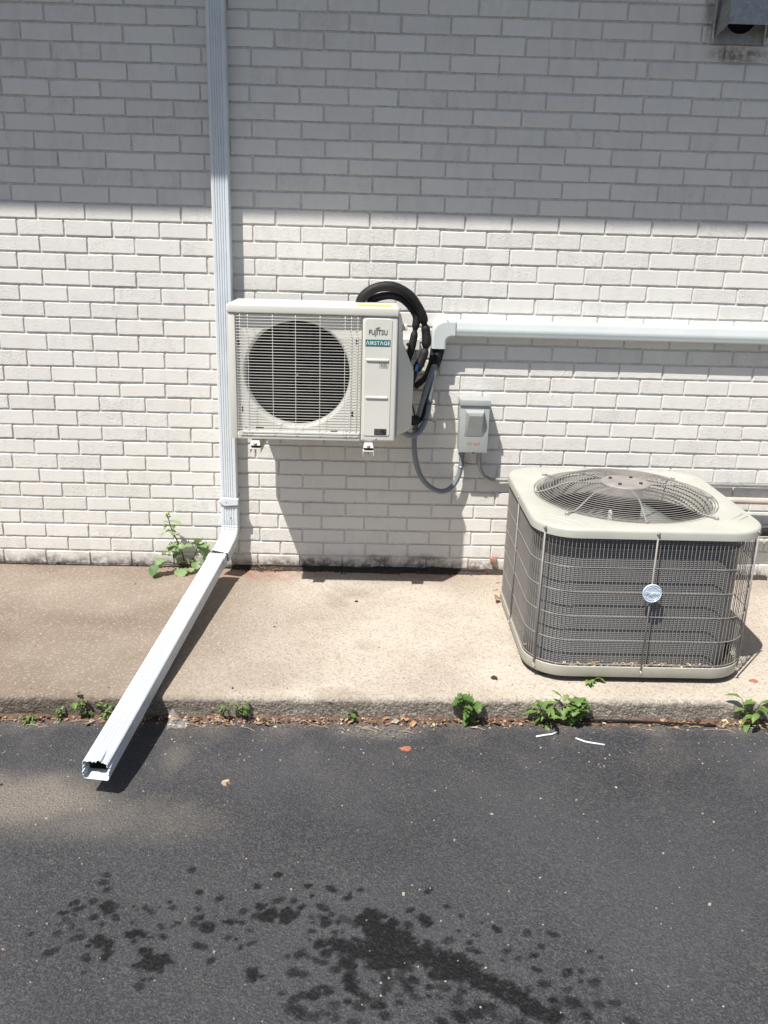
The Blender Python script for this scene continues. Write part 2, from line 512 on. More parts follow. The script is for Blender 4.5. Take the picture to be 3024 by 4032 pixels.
# asphalt : one sheet, fine where it is seen
xs = np.concatenate([[-40, -12, -5, -2, -1], np.arange(-0.5, 3.9, 0.0065), [4.3, 5, 7, 14, 40]])
ys = np.concatenate([[-40, -14, -7, -5, -4, -3.4, -3], np.arange(-2.75, -2.58, 0.01), np.arange(-2.58, -1.98, 0.0055), np.arange(-1.98, -1.14, 0.009), [-1.1, 0.3, 5, 20]])
X, Y = np.meshgrid(xs, ys, indexing='ij')
inv = (X > -0.6) & (X < 4.0) & (Y > -2.8) & (Y < -1.13)
Z = GZ + np.where(inv, 0.004 * (fbm(X * 3, Y * 3, 5) - 0.5) + 0.0016 * (fbm(X * 60, Y * 60, 9) - 0.5), 0)
Z = np.where(Y > -1.1, GZ - 0.3, Z)
def blob(cx, cy, r, ax=1.0, ang=0.0, soft=0.25, k=0.35, seed=3):
    ca, sa = math.cos(ang), math.sin(ang)
    u = (X - cx) * ca + (Y - cy) * sa; v = -(X - cx) * sa + (Y - cy) * ca
    d = np.sqrt((u / ax) ** 2 + v ** 2) / r
    d = d + k * (fbm(X * 48, Y * 48, seed) - 0.5) * 2
    return 1 - sstep(1 - soft, 1 + soft, d)
oil = np.zeros_like(X)
for cx, cy, r, ax, an in [(1.535, -2.16, .040, 1.1, .3), (1.57, -2.20, .060, 1.0, 0), (1.61, -2.235, .060, 1.2, -.6), (1.565, -2.26, .055, 1.5, 0), (1.66, -2.27, .055, 1.9, -.5),
                          (1.74, -2.31, .045, 2.4, -.55), (1.83, -2.36, .035, 2.6, -.6), (1.92, -2.42, .035, 2.4, -.7), (1.68, -2.16, .020, 2.2, -.75), (1.47, -2.25, .035, 1.4, .3),
                          (1.60, -2.30, .018, 3.2, .1), (1.72, -2.335, .018, 3.6, -.15), (1.50, -2.36, .02, 2.2, -.9), (1.49, -2.30, .02, 1.6, 0), (1.43, -2.24, .024, 1.4, 0),
                          (1.34, -2.155, .03, 1.6, .1), (1.37, -2.125, .022, 1.0, 0), (1.29, -2.15, .028, 1.3, 0), (1.265, -2.125, .02, 1, 0), (1.14, -2.19, .03, 1.2, -.6), (1.12, -2.165, .016, 1, 0),
                          (1.035, -2.31, .042, 1.2, .4), (1.015, -2.27, .02, 1.5, 0), (0.92, -2.285, .024, .8, 0), (0.90, -2.25, .02, 1.8, 0), (0.98, -2.22, .018, 2, .1), (1.27, -2.33, .024, 1.1, 0),
                          (1.43, -2.17, .02, 1.3, 0), (1.20, -2.175, .014, 2, .2), (0.87, -2.125, .018, 1.3, .4), (0.885, -2.145, .014, 1, 0), (0.79, -2.12, .016, 1.5, .5), (0.77, -2.15, .013, 1.2, 0),
                          (1.245, -2.05, .014, 1, 0), (1.30, -2.01, .014, 1.3, 0), (1.10, -2.075, .012, 1.2, 0), (1.52, -2.06, .012, 1, 0), (1.38, -2.05, .012, 1.2, 0), (1.96, -2.40, .012, 1.5, 0)]:
    oil = np.maximum(oil, blob(cx, cy, r * .78, ax, an, 0.14, 0.95))
rr_ = random.Random(5)
for _ in range(150):
    t = rr_.random()
    cx = 0.75 + 1.35 * t + rr_.gauss(0, .05); cy = -2.20 - 0.0 * t + rr_.gauss(0, .075) - (0.16 * max(0, t - .6) * 2.4)
    oil = np.maximum(oil, blob(cx, cy, rr_.uniform(.004, .012), rr_.uniform(.8, 1.8), rr_.uniform(-1, 1), 0.2, 0.35) * rr_.uniform(.7, 1))
for _ in range(130):
    t = rr_.random()
    cx = 1.45 + .62 * t + rr_.gauss(0, .05); cy = -2.22 - .30 * t + rr_.gauss(0, .055)
    oil = np.maximum(oil, blob(cx, cy, rr_.uniform(.004, .013), rr_.uniform(1, 2.2), -.6, 0.2, 0.35) * rr_.uniform(.6, 1))
for _ in range(60):
    cx = 1.48 + rr_.gauss(0, .09); cy = -2.40 + rr_.gauss(0, .05)
    oil = np.maximum(oil, blob(cx, cy, rr_.uniform(.005, .014), 1.2, 0, 0.2, 0.35) * rr_.uniform(.6, 1))
soft = fbm(X * 9, Y * 9, 21)
sand = 1.0 * (1 - sstep(0.30, 1.2, np.sqrt(((X - 0.42) / 0.46) ** 2 + ((Y + 1.70) / 0.15) ** 2) + 0.5 * (soft - 0.5)))
sand = np.maximum(sand, 0.5 * (1 - sstep(0.2, 1.2, np.sqrt(((X - 0.72) / 0.42) ** 2 + ((Y + 1.77) / 0.14) ** 2) + 0.6 * (soft - .5))))
sand = np.maximum(sand, 0.45 * (1 - sstep(0.0, 1.3, np.sqrt(((X - 0.905) / 0.06) ** 2 + ((Y + 1.47) / 0.17) ** 2) + 0.9 * (soft - .5))))
sand = np.maximum(sand, 0.14 * sstep(-1.80, -1.30, Y) * sstep(0.45, 0.7, soft))
curbd = Y - CEX(X)
chalk = sstep(-0.10, -0.0, curbd + 0.10 * (soft - 0.5)) * 0.6
chalk = np.maximum(chalk, 0.75 * (1 - sstep(0.3, 1.1, np.sqrt(((X - 1.58) / 0.20) ** 2 + ((Y + 1.285) / 0.075) ** 2) + 0.6 * (soft - .5))))
ground = build_grid('asphalt_road', np.stack([X, Y, Z], -1), dict(oil=np.clip(oil, 0, 1), sand=np.clip(sand, 0, 1), chalk=np.clip(chalk, 0, 1)), MASP)
tag(ground, 'dark asphalt driveway with oil spots', kind='structure')

# concrete slab with its rounded, rough front edge
xs = np.concatenate([[-6, -3, -1.5, -0.8], np.arange(-0.4, 3.7, 0.010), [4.2, 5, 7, 9]])
top_y = np.concatenate([[0.25, 0.0], np.linspace(-0.012, -1.0, 90), np.linspace(-1.01, -1.218, 26)])
def slab_v():
    nt = len(top_y); V = np.zeros((len(xs), nt + 16, 3)); 
    for i, x in enumerate(xs):
        e = CEX(x) + 0.006 * (vnoise(x * 14, 0.3, 2) - 0.5) + 0.005 * (vnoise(x * 70, 1.7, 4) - 0.5)
        d = CEX(x) + 1.24
        yy = np.where(top_y < -0.5, top_y + d * (-top_y - 0.5) / 0.72, top_y)
        V[i, :nt, 0] = x; V[i, :nt, 1] = yy; V[i, :nt, 2] = 0
        for k in range(5):
            a = R(90 * (k + 1) / 5); r = 0.017
            V[i, nt + k] = (x, e + r - r * math.sin(a), -r + r * math.cos(a))
        for k in range(11):
            z = -0.017 - (k + 1) * 0.0085
            V[i, nt + 5 + k] = (x, e + 0.008 * (k + 1) / 11 * 0.4, z)
    return V
V = slab_v()
nt = len(top_y)
n1 = fbm(V[..., 0] * 90, (V[..., 1] + V[..., 2]) * 90, 31, 2) - 0.5
face = np.zeros(V.shape[:2]); face[:, nt:] = 1
edgem = sstep(-1.17, -1.235, V[..., 1]) 
V[..., 1] -= face * n1 * 0.009
V[..., 2] += (1 - face) * (n1 * 0.0016 + 0.004 * (fbm(V[..., 0] * 4, V[..., 1] * 4, 3) - 0.5)) + np.clip(edgem * (1 - face), 0, 1) * n1 * 0.004
x_, y_ = V[..., 0], V[..., 1]
soft = fbm(x_ * 2.3, y_ * 3.2, 41)
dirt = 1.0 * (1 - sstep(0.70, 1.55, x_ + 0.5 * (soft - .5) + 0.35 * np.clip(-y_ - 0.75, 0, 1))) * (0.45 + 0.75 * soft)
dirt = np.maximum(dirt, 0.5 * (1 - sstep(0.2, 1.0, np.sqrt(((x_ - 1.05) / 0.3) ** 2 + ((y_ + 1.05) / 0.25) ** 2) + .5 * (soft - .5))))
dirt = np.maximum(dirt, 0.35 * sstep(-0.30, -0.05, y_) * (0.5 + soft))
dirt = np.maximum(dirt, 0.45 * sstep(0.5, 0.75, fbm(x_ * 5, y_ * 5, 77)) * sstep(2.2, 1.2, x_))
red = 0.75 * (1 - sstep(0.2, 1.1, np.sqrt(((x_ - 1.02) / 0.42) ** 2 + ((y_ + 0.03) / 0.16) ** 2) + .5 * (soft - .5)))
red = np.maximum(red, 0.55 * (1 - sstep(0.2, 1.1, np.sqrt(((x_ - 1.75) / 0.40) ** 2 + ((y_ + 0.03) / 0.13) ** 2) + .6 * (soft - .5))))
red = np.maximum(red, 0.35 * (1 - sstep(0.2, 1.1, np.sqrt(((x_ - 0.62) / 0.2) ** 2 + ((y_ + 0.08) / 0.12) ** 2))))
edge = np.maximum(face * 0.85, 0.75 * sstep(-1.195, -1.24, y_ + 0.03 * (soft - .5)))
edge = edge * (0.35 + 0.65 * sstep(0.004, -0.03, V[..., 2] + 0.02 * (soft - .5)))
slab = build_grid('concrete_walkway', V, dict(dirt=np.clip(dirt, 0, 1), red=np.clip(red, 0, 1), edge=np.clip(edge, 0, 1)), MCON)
tag(slab, 'raised concrete walkway slab along the wall', kind='structure')

# ------------------------------------------------------------------ brick wall (mesh built brick by brick)
J = [(0.008, 0.008), (0.0744, 0.0746), (0.1402, 0.1405), (0.2075, 0.208), (0.2765, 0.2772), (0.3426, 0.3435), (0.4101, 0.4112), (0.4771, 0.4784), (0.5478, 0.5493), (0.6177, 0.6182), (0.6848, 0.6887), (0.7554, 0.7561), (0.8231, 0.8251), (0.8862, 0.8934), (0.955, 0.9631), (1.0268, 1.0314), (1.1019, 1.0995), (1.174, 1.1676), (1.2414, 1.2356), (1.31, 1.3036), (1.3779, 1.3728), (1.4471, 1.4451), (1.5172, 1.5147), (1.5847, 1.5854), (1.6534, 1.6534), (1.7238, 1.7224), (1.7919, 1.7945), (1.8599, 1.8603), (1.9308, 1.9288), (1.9973, 1.9983), (2.0631, 2.0653), (2.1299, 2.1333), (2.1993, 2.1987), (2.2677, 2.2667), (2.3355, 2.3374), (2.4041, 2.406)]
BR = [(-0.02, 0.2036), (-0.115, 0.2036), (-0.012, 0.2036), (-0.126, 0.204), (-0.012, 0.204), (-0.119, 0.204), (-0.015, 0.2045), (-0.134, 0.2055), (-0.026, 0.205), (-0.118, 0.2043), (-0.021, 0.2048), (-0.122, 0.2055), (-0.026, 0.2063), (0.078, 0.2058), (-0.021, 0.2054), (0.07, 0.206), (-0.02, 0.2059), (0.078, 0.2045), (-0.023, 0.2061), (0.083, 0.2039), (-0.021, 0.2061), (0.081, 0.2039), (-0.007, 0.2021), (0.08, 0.2036), (-0.016, 0.2042), (0.086, 0.2036), (0.187, 0.2038), (0.097, 0.2021), (0.186, 0.2045), (0.069, 0.2058), (0.183, 0.2039), (0.09, 0.2041), (0.196, 0.2028), (0.082, 0.204), (0.179, 0.2046), (0.098, 0.2028)]
while len(J) < 50: J.append((J[-1][0] + 0.0685, J[-1][1] + 0.0685))
while len(BR) < 49: BR.append((0.09 if len(BR) % 2 else 0.19, 0.204))
J[0] = (-0.03, -0.03)
REC = 0.0054
def build_wall():
    NXi, NZi = 15, 6
    u = np.linspace(0, 1, NXi); v = np.linspace(0, 1, NZi)
    Vs = []; Fs = []; tone = []; rgh = []; base = 0
    nU, nV = NXi + 6, NZi + 6
    idx = np.arange(nU * nV).reshape(nU, nV)
    Fq = np.stack([idx[:-1, :-1], idx[1:, :-1], idx[1:, 1:], idx[:-1, 1:]], -1).reshape(-1, 4)
    r = np.random.default_rng(3)
    for k in range(49):
        xl, L = BR[k]
        i0 = int(math.floor((-1.6 - xl) / L)); i1 = int(math.ceil((5.2 - xl) / L))
        jits = r.normal(0, 0.0018, i1 - i0 + 2)
        for i in range(i0, i1):
            a = xl + i * L + jits[i - i0]; b = xl + (i + 1) * L + jits[i - i0 + 1]
            xm = (a + b) / 2
            zf = (xm + 0.2) / 3.5
            z0 = J[k][0] + (J[k][1] - J[k][0]) * zf; z1 = J[k + 1][0] + (J[k + 1][1] - J[k + 1][0]) * zf
            gx0, gx1 = r.uniform(.0028, .0050, 2); gz0 = r.uniform(.0040, .0054); gz1 = r.uniform(.0034, .0048)
            a += gx0; b -= gx1; z0 += gz0 + r.normal(0, .0006); z1 -= gz1 - r.normal(0, .0006)
            tilt = r.normal(0, 0.0012)
            yo = r.normal(0, 0.0007)
            U = np.concatenate([[0, 0, 0, 0], u[1:-1], [1, 1, 1, 1]]); Vv = np.concatenate([[0, 0, 0, 0], v[1:-1], [1, 1, 1, 1]])
            insx = np.zeros(nU); insx[:4] = (0, .0003, .0016, .0032); insx[-4:] = (-.0032, -.0016, -.0003, 0)
            insz = np.zeros(nV); insz[:4] = (0, .0003, .0016, .0032); insz[-4:] = (-.0032, -.0016, -.0003, 0)
            GX = (a + (b - a) * U + insx)[:, None] * np.ones(nV)[None]
            GZz = np.ones(nU)[:, None] * (z0 + (z1 - z0) * Vv + insz)[None]
            GZz = GZz + tilt * (GX - xm) / 0.1 * 0.6
            dep = np.zeros((nU, nV))
            ring = np.minimum(np.minimum(np.arange(nU)[:, None], nU - 1 - np.arange(nU)[:, None]) * np.ones(nV)[None], np.minimum(np.arange(nV)[None], nV - 1 - np.arange(nV)[None]) * np.ones(nU)[:, None])
            dep = np.where(ring == 0, REC + .003, np.where(ring == 1, 0.0016, 0.0))
            # wobbling arris
            wv = (fbm(GX * 85, GZz * 85 + k * 3.1, 51, 2) - 0.5)
            dirz = np.where(np.arange(nV)[None] < nV / 2, 1, -1) * (np.minimum(np.arange(nV)[None], nV - 1 - np.arange(nV)[None]) < 4)
            dirx = (np.where(np.arange(nU) < nU / 2, 1, -1) * (np.minimum(np.arange(nU), nU - 1 - np.arange(nU)) < 4))[:, None]
            GZz = GZz + dirz * wv * 0.0030
            GX = GX + dirx * wv * 0.0026
            rg = r.choice([0.35, 0.5, 0.7, 0.9], p=[.3, .3, .25, .15])
            if k < 3: rg *= 1.15
            bumpy = (fbm(GX * 60, GZz * 60, 61, 2) - 0.5) * (0.0003 + 0.0007 * rg)
            GYy = dep + yo + bumpy * (ring >= 1)
            Vs.append(np.stack([GX, GYy, GZz], -1).reshape(-1, 3)); Fs.append(Fq + base); base += nU * nV
            tone.append(np.full(nU * nV, r.uniform(0, 1))); rgh.append(np.full(nU * nV, rg))
    V = np.concatenate(Vs); F = np.concatenate(Fs)
    nb = len(F)
    # mortar bed : a grid behind
    mx = np.arange(-1.75, 5.35, 0.012); mz = np.arange(-0.03, 3.44, 0.012)
    MX, MZ = np.meshgrid(mx, mz, indexing='ij')
    MY = REC + (fbm(MX * 40, MZ * 40, 71, 2) - 0.5) * 0.0022
    mi = np.arange(MX.size).reshape(MX.shape) + len(V)
    FM = np.stack([mi[:-1, :-1], mi[1:, :-1], mi[1:, 1:], mi[:-1, 1:]], -1).reshape(-1, 4)
    V = np.concatenate([V, np.stack([MX, MY, MZ], -1).reshape(-1, 3)])
    tone = np.concatenate(tone + [np.full(MX.size, .5)]); rgh = np.concatenate(rgh + [np.full(MX.size, .5)])
    # masonry body behind
    bv = np.array([(x, y, z) for x in (-1.75, 5.35) for y in (0.02, 0.25) for z in (-0.05, 3.44)], float)
    b0 = len(V); V = np.concatenate([V, bv])
    FB = np.array([(0, 1, 3, 2), (4, 6, 7, 5), (0, 4, 5, 1), (2, 3, 7, 6), (0, 2, 6, 4), (1, 5, 7, 3)]) + b0
    tone = np.concatenate([tone, np.full(8, .5)]); rgh = np.concatenate([rgh, np.full(8, .5)])
    F = np.concatenate([F, FM, FB])
    me = bpy.data.meshes.new('brick_wall')
    me.vertices.add(len(V)); me.vertices.foreach_set('co', V.reshape(-1))
    me.loops.add(F.size); me.loops.foreach_set('vertex_index', F.reshape(-1).astype(np.int32))
    me.polygons.add(len(F)); me.polygons.foreach_set('loop_start', np.arange(0, F.size, 4, dtype=np.int32))
    me.update(calc_edges=True)
    mats = np.zeros(len(F), np.int32); mats[nb:] = 1
    me.polygons.foreach_set('material_index', mats)
    # staining : under the vent hood and along the foot of the wall
    x, z = V[:, 0], V[:, 2]
    s = 0.85 * (1 - sstep(0.2, 1.1, np.sqrt(((x - 3.0) / 0.16) ** 2 + ((z - 2.30) / 0.045) ** 2)))
    s = np.maximum(s, 0.7 * (1 - sstep(0.2, 1.1, np.sqrt(((x - 2.86) / 0.03) ** 2 + ((z - 2.44) / 0.12) ** 2))))
    nz = fbm(x * 18, z * 30, 91)
    s = np.maximum(s, 0.95 * sstep(0.035 + 0.07 * nz, 0.0 + 0.02 * nz, z - 0.035 * sstep(1.0, 1.15, x) * sstep(2.2, 1.9, x) * nz))
    at = me.attributes.new('tone', 'FLOAT', 'POINT'); at.data.foreach_set('value', tone.astype(np.float32))
    at = me.attributes.new('rough', 'FLOAT', 'POINT'); at.data.foreach_set('value', rgh.astype(np.float32))
    at = me.attributes.new('stain', 'FLOAT', 'POINT'); at.data.foreach_set('value', s.astype(np.float32))
    me.polygons.foreach_set('use_smooth', [True] * len(F))
    me.validate()
    return link('brick_wall', me, [MB, MM])
wall = build_wall()
tag(wall, 'white painted brick wall of the building, upper half in shade', 'wall')

# eave above the wall (casts the shade on its upper half)
EY = -0.76
EZ = 1.592 + (-EY) / 0.42
eave = thing('roof_eave', 'white roof overhang with gutter above the brick wall', 'roof', (1.5, 0, EZ))
bm = B(); box(bm, -4, 7, -0.66, 0.3, EZ + 0.02, EZ + 0.045); obj('soffit', bm, M_soffit, eave)
bm = B(); box(bm, -4, 7, -0.68, -0.661, EZ + 0.0, EZ + 0.16); obj('fascia', bm, M_soffit, eave)
bm = B()
for t in (0,):
    pr = [(-0.682, EZ + 0.13), (-0.682, EZ), (-0.735, EZ), (EY, EZ + 0.03), (EY, EZ + 0.128), (EY + 0.006, EZ + 0.128), (EY + 0.006, EZ + 0.034), (-0.733, EZ + 0.006), (-0.688, EZ + 0.006), (-0.688, EZ + 0.13)]
    loft(bm, [[(x, a, b) for a, b in pr] for x in (-4, 7)], cap0=True, cap1=True)
obj('gutter', bm, M_white, eave)
bm = B()
vs = [(-4, -0.70, EZ + 0.165), (7, -0.70, EZ + 0.165), (7, 2.5, EZ + 1.1), (-4, 2.5, EZ + 1.1)]
loft(bm, [[Vector(v) for v in vs], [Vector(v) + Vector((0, 0, .03)) for v in vs]], cap0=True, cap1=True)
obj('shingle_slope', bm, M_roof, eave)

# ------------------------------------------------------------------ downspout
def ribbed(w, d, ribs=5, g=0.0034, side=3):
    """closed profile: front face (v=-d/2) ribbed, sides ribbed lightly; (u,v)"""
    P = []
    r = 0.004
    def edge(p, q, nr, margin):
        p = Vector(p); q = Vector(q); t = (q - p).normalized(); nrm = Vector((-t.y, t.x)); L = (q - p).length
        P.append(tuple(p + t * r))
        if nr:
            for k in range(nr):
                c = margin + (L - 2 * margin) * (k + 0.5) / nr if nr > 1 else L / 2
                gw = 0.0030
                P.extend([tuple(p + t * (c - gw)), tuple(p + t * (c - gw * .3) + nrm * g), tuple(p + t * (c + gw * .3) + nrm * g), tuple(p + t * (c + gw))])
        P.append(tuple(q - t * r))
    w2, d2 = w / 2, d / 2
    edge((-w2, -d2), (w2, -d2), ribs, 0.012)
    edge((w2, -d2), (w2, d2), side, 0.008)
    edge((w2, d2), (-w2, d2), 0, 0)
    edge((-w2, d2), (-w2, -d2), side, 0.008)
    return P
dsp = thing('downspout', 'white ribbed aluminium downspout running down the brick wall', 'downspout', (0.874, -0.03, 0))
W_, D_ = 0.075, 0.056
prof = ribbed(W_, D_, 5)
prof_n = [(a, b) for a, b in prof]
bm = B()
cx, cy = 0.8735, -0.032
# path runs downward: t = -z, u=+x -> v = t x u = -z x x = -y  (front)
prof_f = [(a, -b) for a, b in prof_n]
EZt = EZ - 0.42
path = [(cx, -0.69, EZ + 0.03), (cx, -0.69, EZ + 0.0), (cx, -0.665, EZ - 0.02), (cx, -0.06, EZt - 0.03), (cx, cy, EZt - 0.07), (cx - 0.0, cy, 2.0), (cx, cy, 0.325)]
sweep(bm, path, prof_f, [(1, 0, 0)] * len(path))
obj('pipe', bm, M_white, dsp)
# elbow : crimped bend, sleeve on top
bm = B()
ext0 = Vector((0.832, -0.205, 0.112)); ext1 = Vector((0.7195, -1.677, 0.008))
ed = (ext1 - ext0).normalized()
er = Vector((-ed.y, ed.x, 0)).normalized()
if er.x < 0: er = -er
path = []; rights = []; profs = []
c0 = Vector((cx, cy, 0.33)); c1 = Vector((cx, cy, 0.215)); c3 = ext0 + ed * 0.0
ctrl = [c0, Vector((cx, cy, 0.27)), Vector((cx, cy, 0.235)), Vector((cx - .002, cy - .010, 0.195)), Vector((cx - .010, cy - .037, 0.160)), Vector((cx - .020, cy - .078, 0.138)), Vector((0.842, -0.148, 0.118))]
sp_ = spline(ctrl, 6)
for i, p in enumerate(sp_):
    t = i / (len(sp_) - 1)
    s = 1.07 if t < 0.3 else (1.03 + (0.03 if i % 2 else -0.035) if t < 0.88 else 1.04)
    pr = [(a * s, b * s) for a, b in prof_f]
    profs.append(pr); path.append(p); rights.append(Vector((1, 0, 0)).lerp(er, sstep(.3, .9, t).item()))
sweep(bm, path, profs, rights)
# inner dark of the broken joint
obj('elbow', bm, M_white, dsp)
bm = B()
box(bm, cx - 0.044, cx + 0.044, -0.0655, -0.0625, 0.338, 0.372, 0.001)
bm2 = [(cx - 0.047, 0.355), (cx - 0.024, 0.377), (cx + 0.03, 0.373), (cx + 0.045, 0.372), (cx + 0.045, 0.340), (cx + 0.03, 0.338), (cx - 0.024, 0.334)]
loft(bm, [[(a, -0.0658, b) for a, b in bm2], [(cx + (a - cx) * .93, -0.0705, 0.355 + (b - 0.355) * .82) for a, b in bm2]], cap1=True)
box(bm, cx + 0.0395, cx + 0.0425, -0.065, 0.0, 0.345, 0.372, 0.001)
st = obj('strap', bm, M_white, dsp)
bm = B(); cyl(bm, (cx - .012, -0.0705, 0.356), (0, -1, 0), 0.0035, 0.002, 10); obj('screw', bm, M_metal, st)
bm = B(); cyl(bm, (cx + .006, -0.0635, 0.275), (0, -1, 0), 0.003, 0.0012, 10); obj('screw', bm, M_blackp, dsp)

# extension lying over the curb
sp = thing('downspout_extension', 'white ribbed drain extension leading from the elbow over the curb', 'drain pipe', (ext0.x, ext0.y, 0))
bm = B()
We, De = 0.079, 0.056
pe = ribbed(We, De, 5, 0.0042)
pe = [(a, -b) for a, b in pe]
path = []; profs = []; N = 22
for i in range(N + 1):
    t = i / N
    p = ext0.lerp(ext1, t)
    s = 1.0 - 0.04 * (1 - t)
    pr = []
    for j, (a, b) in enumerate(pe):
        a2 = a * s; b2 = b
        if t > 0.93:            # battered mouth: upper right corner pressed in
            kk = (t - 0.93) / 0.07
            if a > 0.015 and b > 0.008: a2 -= 0.006 * kk; b2 -= 0.007 * kk
            if a < -0.025 and b > 0: b2 -= 0.006 * kk; a2 -= .003 * kk
            if b > 0.02: b2 += 0.0015 * math.sin(a * 110) * kk
        pr.append((a2, b2))
    path.append(p); profs.append(pr)
# torn mouth: lower lip reaches further than the upper one
rings = sweep(bm, path, profs, [er] * (N + 1))
for v, (a, b) in zip(rings[-1], pe):
    v.co += ed * (0.010 if b < 0 else -0.004) + ed * 0.0035 * math.sin(a * 130 + b * 90)
for v, (a, b) in zip(rings[0], pe):
    v.co -= ed * (0.018 if b > 0 and abs(a) > .02 else 0.004)
e_ = obj('ribbed_tube', bm, M_white, sp)
so_ = e_.modifiers.new('thick', 'SOLIDIFY'); so_.thickness = 0.0009; so_.offset = -1
bm = B()
pin = [(a * 0.93, b * 0.9) for a, b in pe]
sweep(bm, [ext0 + ed * -0.03, ext0 + ed * 0.06], pin, [er, er], cap=True)
obj('dark_joint_plug', bm, M_dark, sp)  # black plug added for the dark gap of the open joint
bm = B()
pin = [(a * 0.90 * (.9 if b > 0 else 1), b * 0.80 - .002) for a, b in pe]
rg = sweep(bm, [ext1 - ed * 0.30, ext1 - ed * 0.035], pin, [er, er]); bm.faces.new(rg[0])
obj('dark_mouth_lining', bm, M_soil, sp)  # dark sleeve added to keep the inside of the mouth in deep shade
bm = B()
cap_ = [(a * 1.03, b * 1.03) for a, b in pe]
sweep(bm, [ext0 + ed * -0.026, ext0 + ed * 0.022], cap_, [er, er])
cc = obj('collar', bm, M_white, sp)
mo = cc.modifiers.new('thick', 'SOLIDIFY'); mo.thickness = 0.001

# ------------------------------------------------------------------ wall-hung outdoor unit
UX0, UX1, UZ0, UZ1, UF = 0.952, 1.625, 0.747, 1.288, -0.44
UB = -0.16
ac = thing('wall_air_conditioner', 'ivory outdoor air conditioner hung on brackets beside the downspout', 'air conditioner', (1.29, -0.30, UZ0))
bm = B()
# side, back, bottom panels as an open box
pl = 0.004
box(bm, UX0, UX0 + pl, UF + .02, UB, UZ0 + .004, UZ1 - .03)
box(bm, UX1 - pl, UX1, UF + .02, UB, UZ0 + .004, UZ1 - .03)
box(bm, UX0 + pl + .0005, UX1 - pl - .0005, UF + .02, UB, UZ0 + .004, UZ0 + .012)
obj('cabinet', bm, M_unit, ac)
bm = B()
box(bm, UX0 + .006, UX1 - .006, UB - .03, UB - .002, UZ0 + .015, UZ1 - .035)
box(bm, UX0 + .006, UX0 + .010, UF + .045, UB - .031, UZ0 + .015, UZ1 - .035)
box(bm, 1.484, 1.488, UF + .045, UB - .031, UZ0 + .015, UZ1 - .035)
obj('heat_exchanger', bm, M_dark, ac)
# top cover
bm = B(); box(bm, UX0 - .004, UX1 + .004, UF - .006, UB + .006, UZ1 - .036, UZ1, 0.011, 3)
obj('top_cover', bm, M_unit, ac, smooth=35)
# front panel with round fan opening
FX0, FX1, FZ0, FZ1 = 0.979, 1.483, 0.775, 1.250
fcx, fcz, fr = 1.2235, 1.0125, 0.214
bm = B()
def rect_ray(a, x0, x1, z0, z1, cx, cz):
    dx, dz = math.cos(a), math.sin(a); t = 1e9
    if dx > 1e-9: t = min(t, (x1 - cx) / dx)
    if dx < -1e-9: t = min(t, (x0 - cx) / dx)
    if dz > 1e-9: t = min(t, (z1 - cz) / dz)
    if dz < -1e-9: t = min(t, (z0 - cz) / dz)
    return cx + dx * t, cz + dz * t
angs = sorted(set([2 * math.pi * k / 72 for k in range(72)] + [math.atan2(z - fcz, x - fcx) % (2 * math.pi) for x in (FX0, FX1) for z in (FZ0, FZ1)]))
PY = UF + 0.022       # recessed grille field
ro = [(*rect_ray(a, FX0, FX1, FZ0, FZ1, fcx, fcz),) for a in angs]
rings = [[(x, UF + .0, z) for x, z in ro], [(x, PY, z) for x, z in [(fcx + (x - fcx) * .985, fcz + (z - fcz) * .985) for x, z in ro]]]
RR = fr + 0.012
rings.append([(fcx + RR * math.cos(a), PY, fcz + RR * math.sin(a)) for a in angs])
for dr, dy in ((0.006, 0.001), (0.002, 0.004), (-0.001, 0.009), (-0.003, 0.018), (-.004, .045)):
    rings.append([(fcx + (fr + dr) * math.cos(a), PY + dy, fcz + (fr + dr) * math.sin(a)) for a in angs])
loft(bm, rings)
obj('fan_shroud', bm, M_unit, ac, smooth=35)
bm = B()
# left stile, bottom rail and the right service panel (rounded vertical edge)
box(bm, UX0, FX0, UF, UF + .022, UZ0, UZ1 - .0365, 0.004, 2)
box(bm, FX0 + .0005, FX1 - .0005, UF, UF + .0215, UZ0, FZ0, 0.003, 2)
box(bm, FX0 + .0005, FX1 - .0005, UF + .001, UF + .0215, FZ1, UZ1 - .037, 0.002, 1)
obj('front_frame', bm, M_unit, ac, smooth=40)
bm = B()
box(bm, FX1, UX1, UF, UF + .07, UZ0, UZ1 - .0365, 0.009, 3)
sv = obj('service_panel', bm, M_unit, ac, smooth=40)
bm = B()
o1 = rrect(1.4925, 1.6030, 0.770, 1.245, 0.012, 4); o2 = rrect(1.4950, 1.6005, 0.7725, 1.2425, 0.010, 4)
loft(bm, [[(x, UF - .0001, z) for x, z in o1], [(x, UF - .0028, z) for x, z in o2]], cap1=True)
obj('raised_panel', bm, M_unit, sv)
for zc in (1.0815, 0.9305):
    bm = B()
    loft(bm, [[(x, UF - .0028, z) for x, z in rrect(1.4995, 1.5925, zc - .0045, zc + .0045, .004, 3)], [(x, UF - .0075, z) for x, z in rrect(1.502, 1.590, zc - .0030, zc + .0022, .0025, 3)]], cap1=True)
    obj('ridge', bm, M_unit, sv)
FY = UF - .0030
bm = text_bm('FUJITSU', 0.0275, (1.5462, FY - .0004, 1.1815), sx=0.80, spacing=1.0, offset=0.0002)
pth = []
for k in range(40):
    a = 2 * math.pi * k / 40
    d = 1 + math.sin(a) ** 2
    pth.append((1.5445 + 0.0080 * math.cos(a) / d, FY - .0004, 1.2065 + 0.0080 * 1.15 * math.sin(a) * math.cos(a) / d + 0.0018 * math.cos(a)))
tube(bm, pth, 0.0007, 5, closed=True)
obj('maker_lettering', bm, M_ink, sv)
